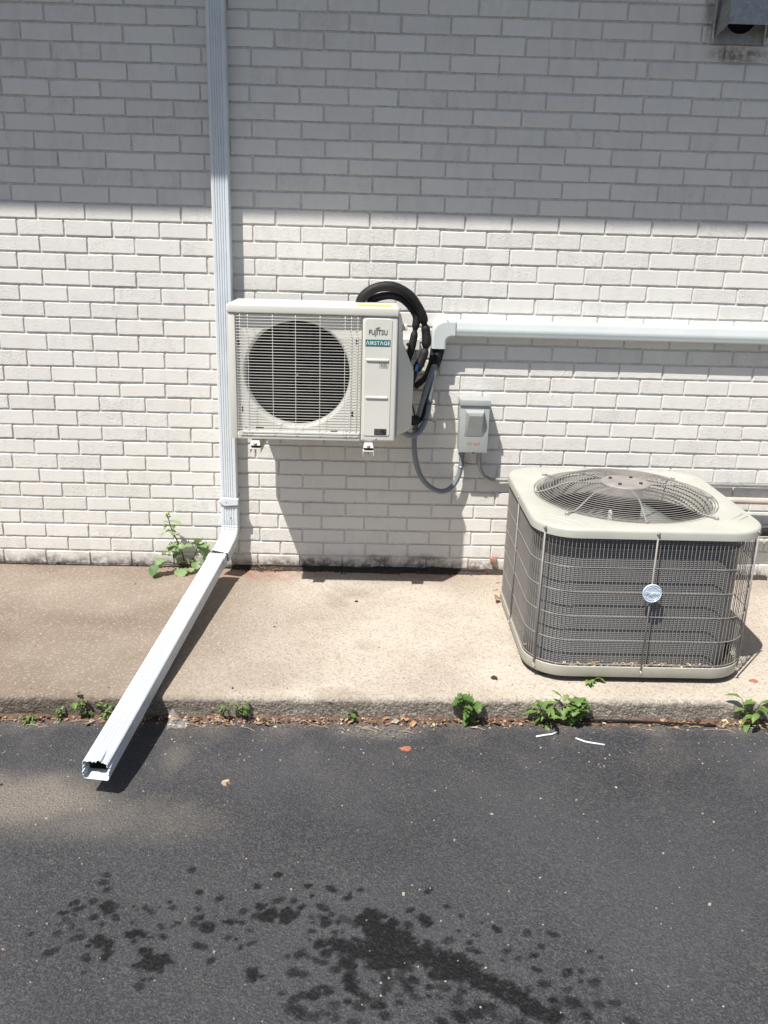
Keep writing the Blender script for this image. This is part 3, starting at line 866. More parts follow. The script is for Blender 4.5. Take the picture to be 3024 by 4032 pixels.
bm = B(); box(bm, 1.4965, 1.5965, FY - .0006, FY + .0004, 1.1355, 1.1620); lb = obj('teal_band', bm, M_teal, sv)
bm = text_bm('\u039bIRST\u039bGE', 0.0205, (1.5465, FY - .0011, 1.1415), sx=0.97, spacing=1.08, offset=0.0002)
obj('lettering', bm, M_whiteink, lb)
bm = text_bm('R32', 0.0175, (1.5715, FY - .0004, 1.0555), sx=0.95, offset=0.0004)
for z in (1.0505, 1.0715): box(bm, 1.5535, 1.5895, FY - .0006, FY + .0004, z, z + .0008)
for x in (1.5535, 1.5887): box(bm, x, x + .0008, FY - .0006, FY + .0004, 1.0513, 1.0715)
obj('refrigerant_mark', bm, M_greyink, sv)
bm = B(); box(bm, 1.5395, 1.5895, FY - .0010, FY + .0004, 0.776, 0.801); rl = obj('rating_plate', bm, M_ink, sv)
bm = B()
rr_ = random.Random(4)
for z in (0.7955, 0.7915):
    for x in np.arange(1.543, 1.585, 0.0045):
        if rr_.random() < .75: box(bm, x, x + .003, FY - .0016, FY - .0008, z, z + .002)
for z in (0.787, 0.784, 0.781):
    box(bm, 1.543, 1.543 + rr_.uniform(.015, .035), FY - .0014, FY - .0008, z, z + .0008)
obj('fine_print', bm, M_greyink, rl)
bm = B()
for x, z in ((1.5475, .757), (1.018, .765), (1.425, .762), (1.424, 0.787), (1.012, .790), (1.012, 1.238), (1.43, 1.228)):
    cyl(bm, (x, UF - .0002 if z < .77 else PY - .0002, z), (0, -1, 0), 0.0042, 0.003, 10, 0.003)
pieces('panel_screw', bm, M_metal, ac)
bm = B()
for x, z, w, h in ((0.990, 1.135, .0035, .010), (1.462, 1.150, .0035, .010), (0.998, 0.865, .0035, .011), (1.448, 0.855, .0035, .012), (1.068, 0.789, .016, .0025), (1.373, 0.783, .014, .0025)):
    box(bm, x - w, x + w, PY - .0012, PY + .001, z - h, z + h)
pieces('vent_slot', bm, M_dark, ac)
# wire grille
bm = B()
gx0, gx1, gz0, gz1 = 0.984, 1.478, 0.781, 1.246
GYf = UF - 0.014
nb = 42
for k in range(nb):
    z = gz1 - 0.004 - k * 0.01155
    if z < gz0 - 0.02: break
    inset = 0.0
    pts = [(gx0, PY - .003, z), (gx0 + .001, GYf + .008, z), (gx0 + .006, GYf, z), (gx1 - .010, GYf, z), (gx1 - .002, GYf + .007, z), (gx1, PY - .003, z)]
    if k == nb - 1 or z - 0.01155 < gz0 - 0.02:
        pass
    tube(bm, pts, 0.00095, 5)
for k in range(3):
    z = gz0 - 0.006 - k * 0.006
    y = GYf + 0.004 + k * 0.004
for x in (1.000, 1.031, 1.1285, 1.2195, 1.3165, 1.4155, 1.440, 1.466):
    pts = [(x, PY - .002, gz1 + .002), (x, GYf + .009, gz1 + .0015), (x, GYf + .0028, gz1 - .004), (x, GYf + .0028, gz0 + .004), (x, GYf + .010, gz0 - .010), (x, UF - .0015, gz0 - .020)]
    tube(bm, pts, 0.0013, 5)
tube(bm, [(gx0 + .01, UF - .003, gz0 - .016), (gx1 - .01, UF - .003, gz0 - .016)], .0013, 5)
obj('fan_grille', bm, M_wire, ac)
# fan
bm = B()
cyl(bm, (fcx, PY + .06, fcz), (0, 1, 0), 0.042, 0.05, 28)
for b in range(3):
    a0 = R(20 + 120 * b)
    ringsA = []
    for i in range(7):
        rad = 0.04 + (fr - 0.012 - 0.04) * i / 6
        ringsA.append([])
        for j in range(7):
            a = a0 + R(-34 + 68 * j / 6 + 10 * i / 6)
            ringsA[-1].append((fcx + rad * math.cos(a), PY + .055 + .035 * j / 6, fcz + rad * math.sin(a)))
    loft(bm, ringsA, closed=False, smooth=True)
fn = obj('fan', bm, M_fan, ac)
bm = B(); cyl(bm, (fcx - .005, PY + .0595, fcz - .012), (0, -1, 0), 0.0045, 0.004, 10); obj('hub_nut', bm, M_metal, fn)
bm = B(); box(bm, fcx - .045, fcx - .03, PY + .115, PY + .125, UZ0 + .02, UZ1 - .04); box(bm, fcx + .05, fcx + .065, PY + .115, PY + .125, UZ0 + .02, UZ1 - .04)
pieces('motor_bracket', bm, M_fan, ac)
# valve cover bulging from the right side
bm = B()
pv = [(1.626, 1.252), (1.640, 1.248), (1.648, 1.215), (1.651, 1.135), (1.699, 1.022), (1.697, 0.785), (1.680, 0.768), (1.634, 0.748), (1.626, 0.748)]
pv2 = [(1.626, 1.252), (1.636, 1.250), (1.643, 1.215), (1.646, 1.135), (1.694, 1.020), (1.692, 0.787), (1.676, 0.771), (1.634, 0.750), (1.626, 0.750)]
loft(bm, [[(x, -0.392, z) for x, z in [(1.626, 1.252), (1.629, 1.249), (1.630, 1.215), (1.630, 1.135), (1.634, 1.02), (1.634, .785), (1.634, .768), (1.630, .750), (1.626, .748)]], [(x, -0.338, z) for x, z in pv2], [(x, -0.325, z) for x, z in pv], [(x, -0.19, z) for x, z in pv]], cap0=True, cap1=True)
obj('valve_cover', bm, M_unit, ac, smooth=35)
bm = B(); box(bm, 1.646, 1.666, -0.33, -0.24, 1.188, 1.209, 0.004, 2); obj('side_handle', bm, M_unit, ac, smooth=40)
bm = B(); box(bm, 1.462, 1.598, -0.405, -0.33, UZ1 + .0002, UZ1 + .0012)
obj('yellow_caution_sticker', bm, M_yellow, ac)
bm = B()
for x in (1.052, 1.517):
    bm = B()
    loft(bm, [[(x - .017, -.448, .7405), (x + .017, -.448, .7405), (x + .017, -.385, .7405), (x - .017, -.385, .7405)], [(x - .021, -.455, .7225), (x + .021, -.455, .7225), (x + .021, -.38, .7225), (x - .021, -.38, .7225)]][::-1], cap0=True, cap1=True)
    box(bm, x - .016, x + .016, -.43, -.38, .7405, .7472)
    obj('foot', bm, M_unit, ac); bm = B()
    loft(bm, [[(x - .017, -.215, .7405), (x + .017, -.215, .7405), (x + .017, -.17, .7405), (x - .017, -.17, .7405)], [(x - .021, -.22, .7225), (x + .021, -.22, .7225), (x + .021, -.165, .7225), (x - .021, -.165, .7225)]][::-1], cap0=True, cap1=True)
    box(bm, x - .016, x + .016, -.21, -.18, .7405, .7472)
    obj('foot', bm, M_unit, ac)

# bracket
br = thing('wall_bracket', 'white steel wall bracket carrying the ivory air conditioner', 'bracket', (1.29, -0.01, 0.70))
bm = B()
for z0, z1, y0, y1 in ((1.076, 1.079, -.035, -.001), (1.117, 1.120, -.035, -.001), (1.0792, 1.1168, -.035, -.032)):
    box(bm, 0.985, 1.735, y0, y1, z0, z1)
obj('rail', bm, M_unit, br)
bm = B()
for x in (1.69, 1.02):
    loft(bm, [[(a, -.0355, b) for a, b in rrect(x - .014, x + .014, 1.091, 1.105, .0069, 5)], [(a, -.0358, b) for a, b in rrect(x - .0139, x + .0139, 1.0911, 1.1049, .0068, 5)]], cap1=True)
pieces('slot', bm, M_dark, br)
for x in (1.052, 1.517):
    bm = B()
    x0, x1 = x - .0225, x + .0225
    box(bm, x0, x1, -.458, -.002, .7075, .7105)
    box(bm, x0, x0 + .0025, -.458, -.002, .690, .7073)
    box(bm, x1 - .0025, x1, -.458, -.002, .690, .7073)
    box(bm, x0, x1, -.006, -.0015, .711, 1.0755)
    box(bm, x0, x0 + .0025, -.031, -.0065, .7107, 1.0755)
    box(bm, x1 - .0025, x1, -.031, -.0065, .7107, 1.0755)
    arm = obj('arm', bm, M_unit, br)
    bm = B()
    for y in (-.42, -.195):
        loft(bm, [[(a, y + b, z) for a, b in rrect(-.019 + x, .019 + x, -.022, .022, .008, 4)] for z in (.7107, .7222)], cap0=True, cap1=True)
    pieces('rubber_pad', bm, M_blackp, arm)
    bm = B()
    cyl(bm, (x, -.452, .7285), (0, 0, 1), .008, .005, 6); cyl(bm, (x, -.44, .676), (0, 0, 1), .0035, .031, 8)
    pieces('bolt', bm, M_metal, arm)

# ------------------------------------------------------------------ line cover duct
du = thing('line_cover_duct', 'white plastic duct running along the wall to the right edge', 'duct', (2.6, -0.03, 1.17))
bm = B()
def ductprof(zb, zt, d=-0.066):
    h = zt - zb
    return [(-.0005, zb), (d + .010, zb), (d + .003, zb + .003), (d, zb + .010), (d, zb + h * .28), (d - .0008, zb + h * .3), (d - .0008, zb + h * .55), (d, zb + h * .57), (d, zt - .012), (d + .004, zt - .004), (d + .012, zt), (-.0005, zt)]
loft(bm, [[(x, a, b) for a, b in ductprof(1.1395 - 0.0006 * (x - 1.88) , 1.2085 + .002 * (x - 1.88))] for x in (1.888, 2.5, 3.2, 4.4)], cap0=True, cap1=True)
obj('straight_cover', bm, M_pvc, du, smooth=30)
bm = B()
# elbow : swept quarter turn, mouth downwards
out_o = [(1.889, 1.213), (1.845, 1.213), (1.822, 1.2085), (1.803, 1.197), (1.792, 1.180), (1.788, 1.155), (1.788, 1.086)]
out_i = [(1.889, 1.135), (1.878, 1.135), (1.869, 1.133), (1.860, 1.127), (1.854, 1.119), (1.852, 1.108), (1.852, 1.086)]
rows = []
for (xo, zo), (xi, zi) in zip(out_o, out_i):
    row = []
    d = -0.072
    for f, y in ((0, -.0005), (0.0, d + .012), (0.05, d + .004), (0.14, d), (0.86, d), (0.95, d + .004), (1.0, d + .012), (1.0, -.0005)):
        row.append((xo + (xi - xo) * f, y, zo + (zi - zo) * f))
    rows.append(row)
loft(bm, rows, closed=True)
obj('elbow_cover', bm, M_pvc, du, smooth=22)
bm = B(); cyl(bm, (1.853, -.0715, 1.2095), (0, -1, 0), .003, .002, 8)
cyl(bm, (1.857, -.03, 1.129), (0, -1, 0), .005, .03, 10)
pieces('screw', bm, M_metal, du)

# ------------------------------------------------------------------ insulated refrigerant lines
def kinked(pts, r0, pinches):
    P = spline(pts, 7); L = [0]
    for a, b in zip(P, P[1:]): L.append(L[-1] + (b - a).length)
    rad = []
    for l in L:
        r = r0 * (1 + .03 * math.sin(l * 60))
        for q, w in pinches:
            r *= 1 - 0.42 * math.exp(-((l / L[-1] - q) / w) ** 2)
        rad.append(r)
    return P, rad
tA = [(1.465, -.20, 1.10), (1.462, -.20, 1.22), (1.470, -.20, 1.287), (1.489, -.20, 1.318), (1.529, -.20, 1.345), (1.580, -.195, 1.355), (1.630, -.19, 1.347), (1.678, -.18, 1.318), (1.712, -.17, 1.277), (1.733, -.165, 1.240), (1.744, -.16, 1.205), (1.754, -.16, 1.168), (1.757, -.165, 1.125), (1.750, -.17, 1.080), (1.728, -.18, 1.027), (1.700, -.19, .98), (1.685, -.20, .93)]
tB = [(1.50, -.165, 1.10), (1.498, -.165, 1.22), (1.510, -.165, 1.285), (1.548, -.16, 1.308), (1.602, -.16, 1.315), (1.652, -.155, 1.300), (1.690, -.155, 1.263), (1.711, -.155, 1.228), (1.708, -.16, 1.187), (1.700, -.165, 1.130), (1.690, -.17, 1.085), (1.672, -.18, 1.03), (1.662, -.19, .97)]
rl_ = thing('large_refrigerant_line', 'thicker black foam insulated hose arching over the top of the ivory unit', 'hose', (1.6, -.2, 1.0))
P, rad = kinked(tA, 0.0205, [(.665, .012), (.785, .012), (.91, .010)])
bm = B(); tube(bm, P, rad, 12); obj('foam_sleeve', bm, M_black, rl_)
bm = B()
for q in (.665, .785, .91):
    i = int(q * (len(P) - 1)); t = (P[i + 1] - P[i - 1]).normalized()
    u, v = frame_of(t)
    tube(bm, [P[i] + (u * math.cos(a) + v * math.sin(a)) * .0145 for a in [k * math.pi / 8 for k in range(16)]], .0022, 5, closed=True)
pieces('zip_tie', bm, M_blackp, rl_)
bm = B()
i = int(.885 * (len(P) - 1)); t = (P[i + 1] - P[i - 1]).normalized()
q = P[i] + Vector((-.006, -.021, 0))
loft(bm, [[q + Vector((-.009, .0, -.014)), q + Vector((.001, -.001, -.016)), q + Vector((.008, .0, .006)), q + Vector((.002, -.001, .016)), q + Vector((-.004, .0, .012))], [q + Vector((-.009, -.0012, -.014)), q + Vector((.001, -.0022, -.016)), q + Vector((.008, -.0012, .006)), q + Vector((.002, -.0022, .016)), q + Vector((-.004, -.0012, .012))]], cap0=True, cap1=True)
obj('blue_tape_scrap', bm, M_blue, rl_)
rs_ = thing('small_refrigerant_line', 'thinner black foam insulated hose forming the inner arch behind the unit', 'hose', (1.6, -.16, 1.0))
P, rad = kinked(tB, 0.0165, [(.70, .015)])
bm = B(); tube(bm, P, rad, 12); obj('foam_sleeve', bm, M_black, rs_)
ct = thing('insulated_line_bundle', 'black insulated bundle hanging straight out of the white duct elbow', 'hose', (1.8, -.04, .9))
tC = [(1.822, -.036, 1.16), (1.820, -.040, 1.09), (1.812, -.050, 1.045), (1.796, -.06, .985), (1.784, -.07, .93), (1.772, -.075, .88), (1.762, -.09, .83), (1.745, -.12, .79), (1.715, -.16, .78), (1.68, -.2, .80)]
P, rad = kinked(tC, 0.021, [(.47, .02)])
bm = B(); tube(bm, P, rad, 12); obj('foam_sleeve', bm, M_black, ct)
tD = [(1.838, -.032, 1.16), (1.834, -.035, 1.09), (1.820, -.042, 1.03), (1.798, -.05, .97)]
P, rad = kinked(tD, 0.016, [])
bm = B(); tube(bm, P, rad, 10)
tube(bm, [(1.800, -.03, 1.16), (1.800, -.03, 1.09), (1.790, -.05, 1.02), (1.765, -.09, .96), (1.72, -.14, .93)], .014, 10)
obj('thin_sleeve', bm, M_black, ct)
bm = B()
tube(bm, spline([(1.688, -.2, .905), (1.700, -.19, .87), (1.712, -.17, .83), (1.722, -.15, .79)], 6), .0035, 6)
obj('control_wire', bm, M_blackp, ct)

# ------------------------------------------------------------------ flexible conduit (whip)
fx = thing('flexible_conduit', 'grey flexible conduit looping from the unit down to the disconnect box', 'conduit', (1.8, -.12, .6))
tF = [(1.66, -.22, .745), (1.70, -.20, .722), (1.732, -.17, .724), (1.757, -.15, .752), (1.776, -.14, .803), (1.784, -.135, .864), (1.794, -.13, .939), (1.801, -.125, .993), (1.800, -.122, 1.014), (1.792, -.128, 1.000), (1.777, -.135, .953), (1.760, -.14, .890), (1.740, -.14, .812), (1.725, -.135, .737), (1.724, -.13, .659), (1.734, -.12, .587), (1.756, -.11, .520), (1.792, -.09, .468), (1.838, -.075, .436), (1.880, -.06, .430), (1.915, -.05, .452), (1.939, -.045, .497), (1.949, -.043, .549), (1.950, -.043, .627)]
P = spline(tF, 16)
rad = [0.0118 * (1 + (0.055 if i % 2 else -0.03)) for i in range(len(P))]
bm = B(); tube(bm, P, rad, 12); obj('ribbed_jacket', bm, M_flex, fx)
bm = B()
for c, u0 in (((1.727, -.145, .742), 0.3), ((1.782, -.135, .858), 0)):
    c = Vector(c)
    tube(bm, [c + Vector((.016 * math.cos(a), .018 * math.sin(a), .003 * math.cos(a))) for a in [k * math.pi / 8 for k in range(16)]], .002, 5, closed=True)
tube(bm, [(1.742, -.15, .752), (1.752, -.16, .786), (1.783, -.165, .786), (1.81, -.165, .776)], .0016, 5)
pieces('zip_tie', bm, M_blackp, fx)
bm = B()
cyl(bm, (1.9495, -.043, .601), (0, 0, 1), .0155, .024, 8)
obj('fitting', bm, M_flex, fx)
bm = B()
tube(bm, [Vector((1.9505, -.043, .545)) + Vector((.0138 * math.cos(a), .0138 * math.sin(a), 0)) for a in [k * math.pi / 8 for k in range(16)]], .003, 5, closed=True)
box(bm, 1.963, 1.983, -.024, -.002, .540, .553); cyl(bm, (1.975, -.024, .547), (0, -1, 0), .006, .003, 8)
obj('strap_clamp', bm, M_metal, fx)

# ------------------------------------------------------------------ disconnect box
db = thing('disconnect_box', 'grey electrical disconnect box with red handwriting on the wall', 'electrical box', (1.992, -.05, .625))
bx0, bx1, bz0, bz1 = 1.9265, 2.0585, .626, .868
bm = B(); box(bm, bx0 + .002, bx1 - .002, -.082, -.002, bz0 + .002, bz1 - .004, .002, 1); obj('body', bm, M_box, db)
bm = B()
box(bm, bx0, bx1, -.101, -.0825, bz0, bz1 - .028, .003, 2)
cv = obj('door', bm, M_box, db, smooth=40)
bm = B()
bzT, bzB = .823, .700
tf = [(1.949, bzT), (2.034, bzT), (2.037, bzB), (1.948, bzB)]
tt = [(1.956, bzT - .006), (2.029, bzT - .006), (2.026, bzT - .028), (1.969, bzT - .028)]
vb = [bm.verts.new((x, -.1008, z)) for x, z in tf]
vt = [bm.verts.new(c) for c in ((1.955, -.130, bzT - .007), (2.030, -.130, bzT - .007), (2.033, -.102, bzB + .004), (1.952, -.102, bzB + .004))]
vm = [bm.verts.new(c) for c in ((1.966, -.132, bzT - .022), (2.024, -.132, bzT - .022), (2.027, -.1025, bzB + .003), (1.955, -.1025, bzB + .003))]
bm.faces.new((vb[0], vb[1], vt[1], vt[0])); bm.faces.new((vb[1], vb[2], vt[2], vt[1])); bm.faces.new((vb[3], vb[0], vt[0], vt[3])); bm.faces.new((vb[2], vb[3], vt[3], vt[2]))
bm.faces.new((vt[0], vt[1], vm[1], vm[0])); bm.faces.new((vt[1], vt[2], vm[2], vm[1])); bm.faces.new((vt[3], vt[0], vm[0], vm[3])); bm.faces.new((vm[0], vm[1], vm[2], vm[3]))
bmesh.ops.recalc_face_normals(bm, faces=bm.faces)
hb_ = obj('handle_bulge', bm, M_box, cv)
bv_ = hb_.modifiers.new('b', 'BEVEL'); bv_.width = .0035; bv_.segments = 3
bm = text_bm('CKT 38,40', .0165, (1.9925, -.1012, .661), sx=.80, shear=.15, depth=.0002, wobble=.0009)
obj('red_handwriting', bm, M_red, cv)
bm = B()
box(bm, bx0 - .003, bx1 + .003, -.108, -.001, bz1 - .026, bz1, .003, 2)
obj('rain_hood', bm, M_box, db, smooth=40)
bm = B(); box(bm, 1.990, 2.002, -.1015, -.095, bz0 - .003, bz0 + .002); obj('hasp', bm, M_dark, db)

# ------------------------------------------------------------------ galvanised conduit
gc = thing('metal_conduit', 'galvanised conduit bending from the disconnect box along behind the condenser', 'conduit', (2.2, -.04, .5))
P = spline([(2.031, -.045, .626), (2.033, -.043, .585), (2.038, -.040, .545), (2.055, -.034, .508), (2.082, -.028, .486), (2.115, -.022, .479), (2.18, -.018, .478), (2.5, -.018, .478), (2.9, -.018, .478), (3.4, -.018, .478), (4.2, -.018, .478)], 6)
bm = B(); tube(bm, P, .0092, 12); obj('tube', bm, M_galv, gc)
bm = B(); cyl(bm, (2.031, -.045, .612), (0, 0, 1), .0145, .014, 8); obj('locknut', bm, M_galv, gc)
bm = B()
for x in (2.97, 3.6): box(bm, x, x + .012, -.030, -.001, .460, .492)
pieces('pipe_clip', bm, M_galv, gc)
lg = thing('wrapped_pipe', 'dusty wrapped pipe along the wall just under the metal conduit', 'pipe', (3.3, -.06, .4))
bm = B(); tube(bm, spline([(2.70, -.40, .40), (2.9, -.24, .405), (3.05, -.10, .41), (3.15, -.06, .413), (3.5, -.055, .412), (4.2, -.055, .412)], 6), .0165, 12); obj('wrap', bm, M_lag, lg)
lg = thing('black_suction_line', 'black insulated pipe low on the wall behind the condenser', 'pipe', (3.3, -.06, .25))
bm = B(); tube(bm, spline([(2.70, -.42, .27), (2.95, -.25, .262), (3.15, -.09, .258), (3.4, -.05, .258), (4.2, -.05, .258)], 6), .021, 12); obj('foam_sleeve', bm, M_black, lg)

# ------------------------------------------------------------------ vent hood
vh = thing('vent_hood', 'galvanised exhaust vent hood high on the wall at the corner', 'vent', (2.98, -.02, 2.34))
bm = B()
# flange plate with a round hole
hx, hz, hr = 2.985, 2.437, .064
an = sorted(set([2 * math.pi * k / 40 for k in range(40)] + [math.atan2(z - hz, x - hx) % (2 * math.pi) for x in (2.874, 3.094) for z in (2.337, 2.70)]))
ro = [rect_ray(a, 2.874, 3.094, 2.337, 2.70, hx, hz) for a in an]
loft(bm, [[(x, -.001, z) for x, z in ro], [(x, -.010, z) for x, z in ro], [(hx + hr * math.cos(a), -.010, hz + hr * math.sin(a)) for a in an], [(hx + hr * math.cos(a), -.001, hz + hr * math.sin(a)) for a in an]])
obj('flange', bm, M_galv, vh)
bm = B(); tube(bm, [(2.877, -.016, 2.335), (2.877, -.016, 2.70)], .007, 8); tube(bm, [(3.091, -.016, 2.335), (3.091, -.016, 2.70)], .007, 8)
pieces('rolled_edge', bm, M_galv, vh)
bm = B()
# hood : sloping front, cheeks cut on a slant
F0 = [(2.898, -.118, 2.386), (3.120, -.118, 2.386), (3.105, -.085, 2.60), (2.905, -.085, 2.60), (3.085, -.0105, 2.69), (2.905, -.0105, 2.69)]
v = [bm.verts.new(c) for c in F0]
wl = bm.verts.new((2.882, -.0105, 2.352)); wr = bm.verts.new((3.088, -.0105, 2.352)); wlt = v[5]; wrt = v[4]
bm.faces.new((v[0], v[1], v[2], v[3])); bm.faces.new((v[3], v[2], v[4], v[5]))
bm.faces.new((wl, v[0], v[3], v[5])); bm.faces.new((v[1], wr, v[4], v[2]))
hd = obj('hood', bm, M_galv, vh)
mo = hd.modifiers.new('t', 'SOLIDIFY'); mo.thickness = .0012
bm = B(); cyl(bm, (hx, -.0008, hz), (0, -1, 0), hr - .001, .0003, 32); obj('dark_duct', bm, M_dark, vh)

# ------------------------------------------------------------------ condenser on the slab
PX0, PX1, PY0, PY1 = 2.118, 2.950, -1.080, -.240
pcx, pcy = (PX0 + PX1) / 2, (PY0 + PY1) / 2
TOPZ, CORN = .603, .150
cd = thing('condenser_unit', 'large beige square condenser with round fan guard standing on the slab', 'condenser', (pcx, pcy, 0))
def rring(z, ins, n=8, r=CORN):
    return [(x, y, z) for x, y in rrect(PX0 + ins, PX1 - ins, PY0 + ins, PY1 - ins, max(r - ins, .01), n)]
# base pan
bm = B()
loft(bm, [rring(.050, .04), rring(.026, .012), rring(.024, .006), rring(.030, .001), rring(.066, .001), rring(.068, .004), rring(.052, .010), rring(.050, .05)], smooth=True, cap0=True, cap1=True)
obj('base_pan', bm, M_condbase, cd, smooth=40)
bm = B()
for x in (PX0 + .1, PX1 - .1):
    for y in (PY0 + .1, PY1 - .1): box(bm, x - .04, x + .04, y - .04, y + .04, .002, .040)
pieces('foot', bm, M_blackp, cd)
bm = B()
loft(bm, [rring(.0528, .0125), rring(.0545, .05)], smooth=True)
obj('pan_dark_ring', bm, M_soil, cd)  # dark ring added over the pan floor to darken it behind the guard
# coil
bm = B()
ci = .033
r0 = rrect(PX0 + ci, PX1 - ci - .012, PY0 + ci, PY1 - ci, .150, 10); r1 = rrect(PX0 + ci + .022, PX1 - ci - .034, PY0 + ci + .022, PY1 - ci - .022, .13, 10)
loft(bm, [[(x, y, .054) for x, y in r0], [(x, y, .572) for x, y in r0], [(x, y, .572) for x, y in r1], [(x, y, .066) for x, y in r1]], smooth=False)
obj('coil', bm, M_coil, cd, smooth=40)
bm = B()
zl = .535
rt = rrect(PX0 + ci - .004, PX1 - ci - .008, PY0 + ci - .004, PY1 - ci + .004, .150, 10)
tube(bm, [(x, y, .520) for x, y in rt], .0032, 6, closed=True)
obj('tube_line', bm, M_guard, cd)
# cover plate with venturi
bm = B()
gcx, gcy, gr = 2.531, -.660, .338
out = rrect(PX0 - .003, PX1 + .003, PY0 - .003, PY1 + .003, CORN, 10)
def ang_pts():
    res = []
    # resample the outline by angle
    for x, y in out: res.append(math.atan2(y - gcy, x - gcx) % (2 * math.pi))
    res += [2 * math.pi * k / 64 for k in range(64)]
    return sorted(set(round(a, 5) for a in res))
A = ang_pts()
def ray_out(a, ins):
    o2 = rrect(PX0 - .003 + ins, PX1 + .003 - ins, PY0 - .003 + ins, PY1 + .003 - ins, CORN - ins, 10)
    dx, dy = math.cos(a), math.sin(a)
    best = None
    for (x1, y1), (x2, y2) in zip(o2, o2[1:] + o2[:1]):
        ex, ey = x2 - x1, y2 - y1
        den = dx * ey - dy * ex
        if abs(den) < 1e-12: continue
        t = ((x1 - gcx) * ey - (y1 - gcy) * ex) / den
        s = ((x1 - gcx) * dy - (y1 - gcy) * dx) / den
        if t > 0 and -1e-6 <= s <= 1 + 1e-6: best = t if best is None else min(best, t)
    return gcx + dx * best, gcy + dy * best
rings = []
for ins, z in ((.003, .5680), (.0, .5680), (.0, TOPZ - .012), (.0015, TOPZ - .006), (.006, TOPZ - .0015), (.013, TOPZ)):
    rings.append([(*ray_out(a, ins), z) for a in A])
for rr2, z in ((gr + .006, TOPZ), (gr + .001, TOPZ - .001), (gr - .003, TOPZ - .005), (gr - .005, TOPZ - .013), (gr - .006, TOPZ - .085), (gr + .002, TOPZ - .095)):
    rings.append([(gcx + rr2 * math.cos(a), gcy + rr2 * math.sin(a), z) for a in A])
loft(bm, rings, smooth=True)
tp = obj('top_cover', bm, M_condtop, cd, smooth=38)
bm = B()
for (ax, ay), (bx_, by_) in (((2.772, -1.017), (2.919, -.870)), ((2.800, -1.022), (2.929, -.895)), ((2.16, -.90), (2.30, -1.03)), ((2.15, -.93), (2.268, -1.045)), ((2.79, -.275), (2.92, -.40)), ((2.80, -.262), (2.93, -.385))):
    tube(bm, [(ax, ay, TOPZ - .0022), (bx_, by_, TOPZ - .0022)], .0038, 8)
pieces('stiffening_rib', bm, M_condtop, tp)
# black disc on the pan floor, added so that the inside stays dark
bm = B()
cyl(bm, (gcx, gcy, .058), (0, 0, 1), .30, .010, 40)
obj('dark_floor_disc', bm, M_dark, cd)
bm = B(); cyl(bm, (gcx + .05, gcy + .02, .068), (0, 0, 1), .085, .26, 28); cyl(bm, (gcx + .05, gcy + .02, .328), (0, 0, 1), .085, .03, 28, .04)
obj('compressor', bm, M_motor, cd)
# fan guard
bm = B()
def dome(r):
    t = r / gr
    return TOPZ + .005 + .046 * (1 - sstep(.60, 1.04, t).item())
for k in range(25):
    r = .096 + (.352 - .096) * k / 24
    tube(bm, [(gcx + r * math.cos(a), gcy + r * math.sin(a), dome(r) + .0016) for a in [2 * math.pi * j / 56 for j in range(56)]], .0015, 5, closed=True)
fg = obj('fan_guard', bm, M_guard, cd)
bm = B()
for k in range(8):
    a = R(45 * k - 2); rend = .385 if k % 2 else .352
    P = [(gcx + r * math.cos(a), gcy + r * math.sin(a), (dome(r) - .0022) if r < .345 else TOPZ + .005) for r in [.06, .12, .17, .20, .22, .25, .28, .31, .335, .352] + ([.385] if k % 2 else [])]
    tube(bm, P, .0036, 7)
    if k % 2:
        e = Vector((gcx + .385 * math.cos(a), gcy + .385 * math.sin(a), TOPZ + .001))
        cyl(bm, e, (0, 0, 1), .010, .003, 12)
pieces('guard_spoke', bm, M_guard, fg)
bm = B()
for k in range(1, 8, 2):
    a = R(45 * k - 2); e = Vector((gcx + .386 * math.cos(a), gcy + .386 * math.sin(a), TOPZ + .004)); cyl(bm, e, (0, 0, 1), .0065, .005, 6)
pieces('guard_bolt', bm, M_metal, fg)
bm = B()
loft(bm, [[(gcx + r * math.cos(a), gcy + r * math.sin(a), z) for a in [2 * math.pi * j / 48 for j in range(48)]] for r, z in ((.094, .650), (.0965, .655), (.094, .660), (.085, .662), (.055, .663), (.050, .6615), (.02, .6615))], cap0=True, cap1=True, smooth=True)
hp = obj('hub_plate', bm, M_guard, fg, smooth=60)
bm = B()
for k in range(4):
    a = R(45 + 90 * k + 10); cyl(bm, (gcx + .062 * math.cos(a), gcy + .062 * math.sin(a), .6625), (0, 0, 1), .007, .006, 6)
pieces('motor_nut', bm, M_motor, hp)
bm = B()
cyl(bm, (gcx, gcy, .455), (0, 0, 1), .072, .165, 32); cyl(bm, (gcx, gcy, .62), (0, 0, 1), .072, .02, 32, .05)
mt = obj('fan_motor', bm, M_motor, cd, smooth=40)
bm = B()
box(bm, gcx - .072, gcx - .060, gcy - .075, gcy - .055, .50, .56)
obj('motor_label', bm, M_whiteink, mt)
# blades
bm = B()
cyl(bm, (gcx, gcy, .435), (0, 0, 1), .05, .02, 24)
for b in range(4):
    a0 = R(-52 + 90 * b)
    rg_ = []
    for i in range(7):
        rad = .05 + (.322 - .05) * i / 6
        row = []
        for j in range(7):
            a = a0 + R((-24 + 48 * j / 6) * (1.0 if i else .8) + 6 * i / 6)
            row.append((gcx + rad * math.cos(a), gcy + rad * math.sin(a), .430 + .075 * j / 6 * (0.5 + .5 * i / 6)))
        rg_.append(row)
    loft(bm, rg_, closed=False, smooth=True)
fb = obj('fan_blades', bm, M_blade, cd)
mo = fb.modifiers.new('t', 'SOLIDIFY'); mo.thickness = .0015
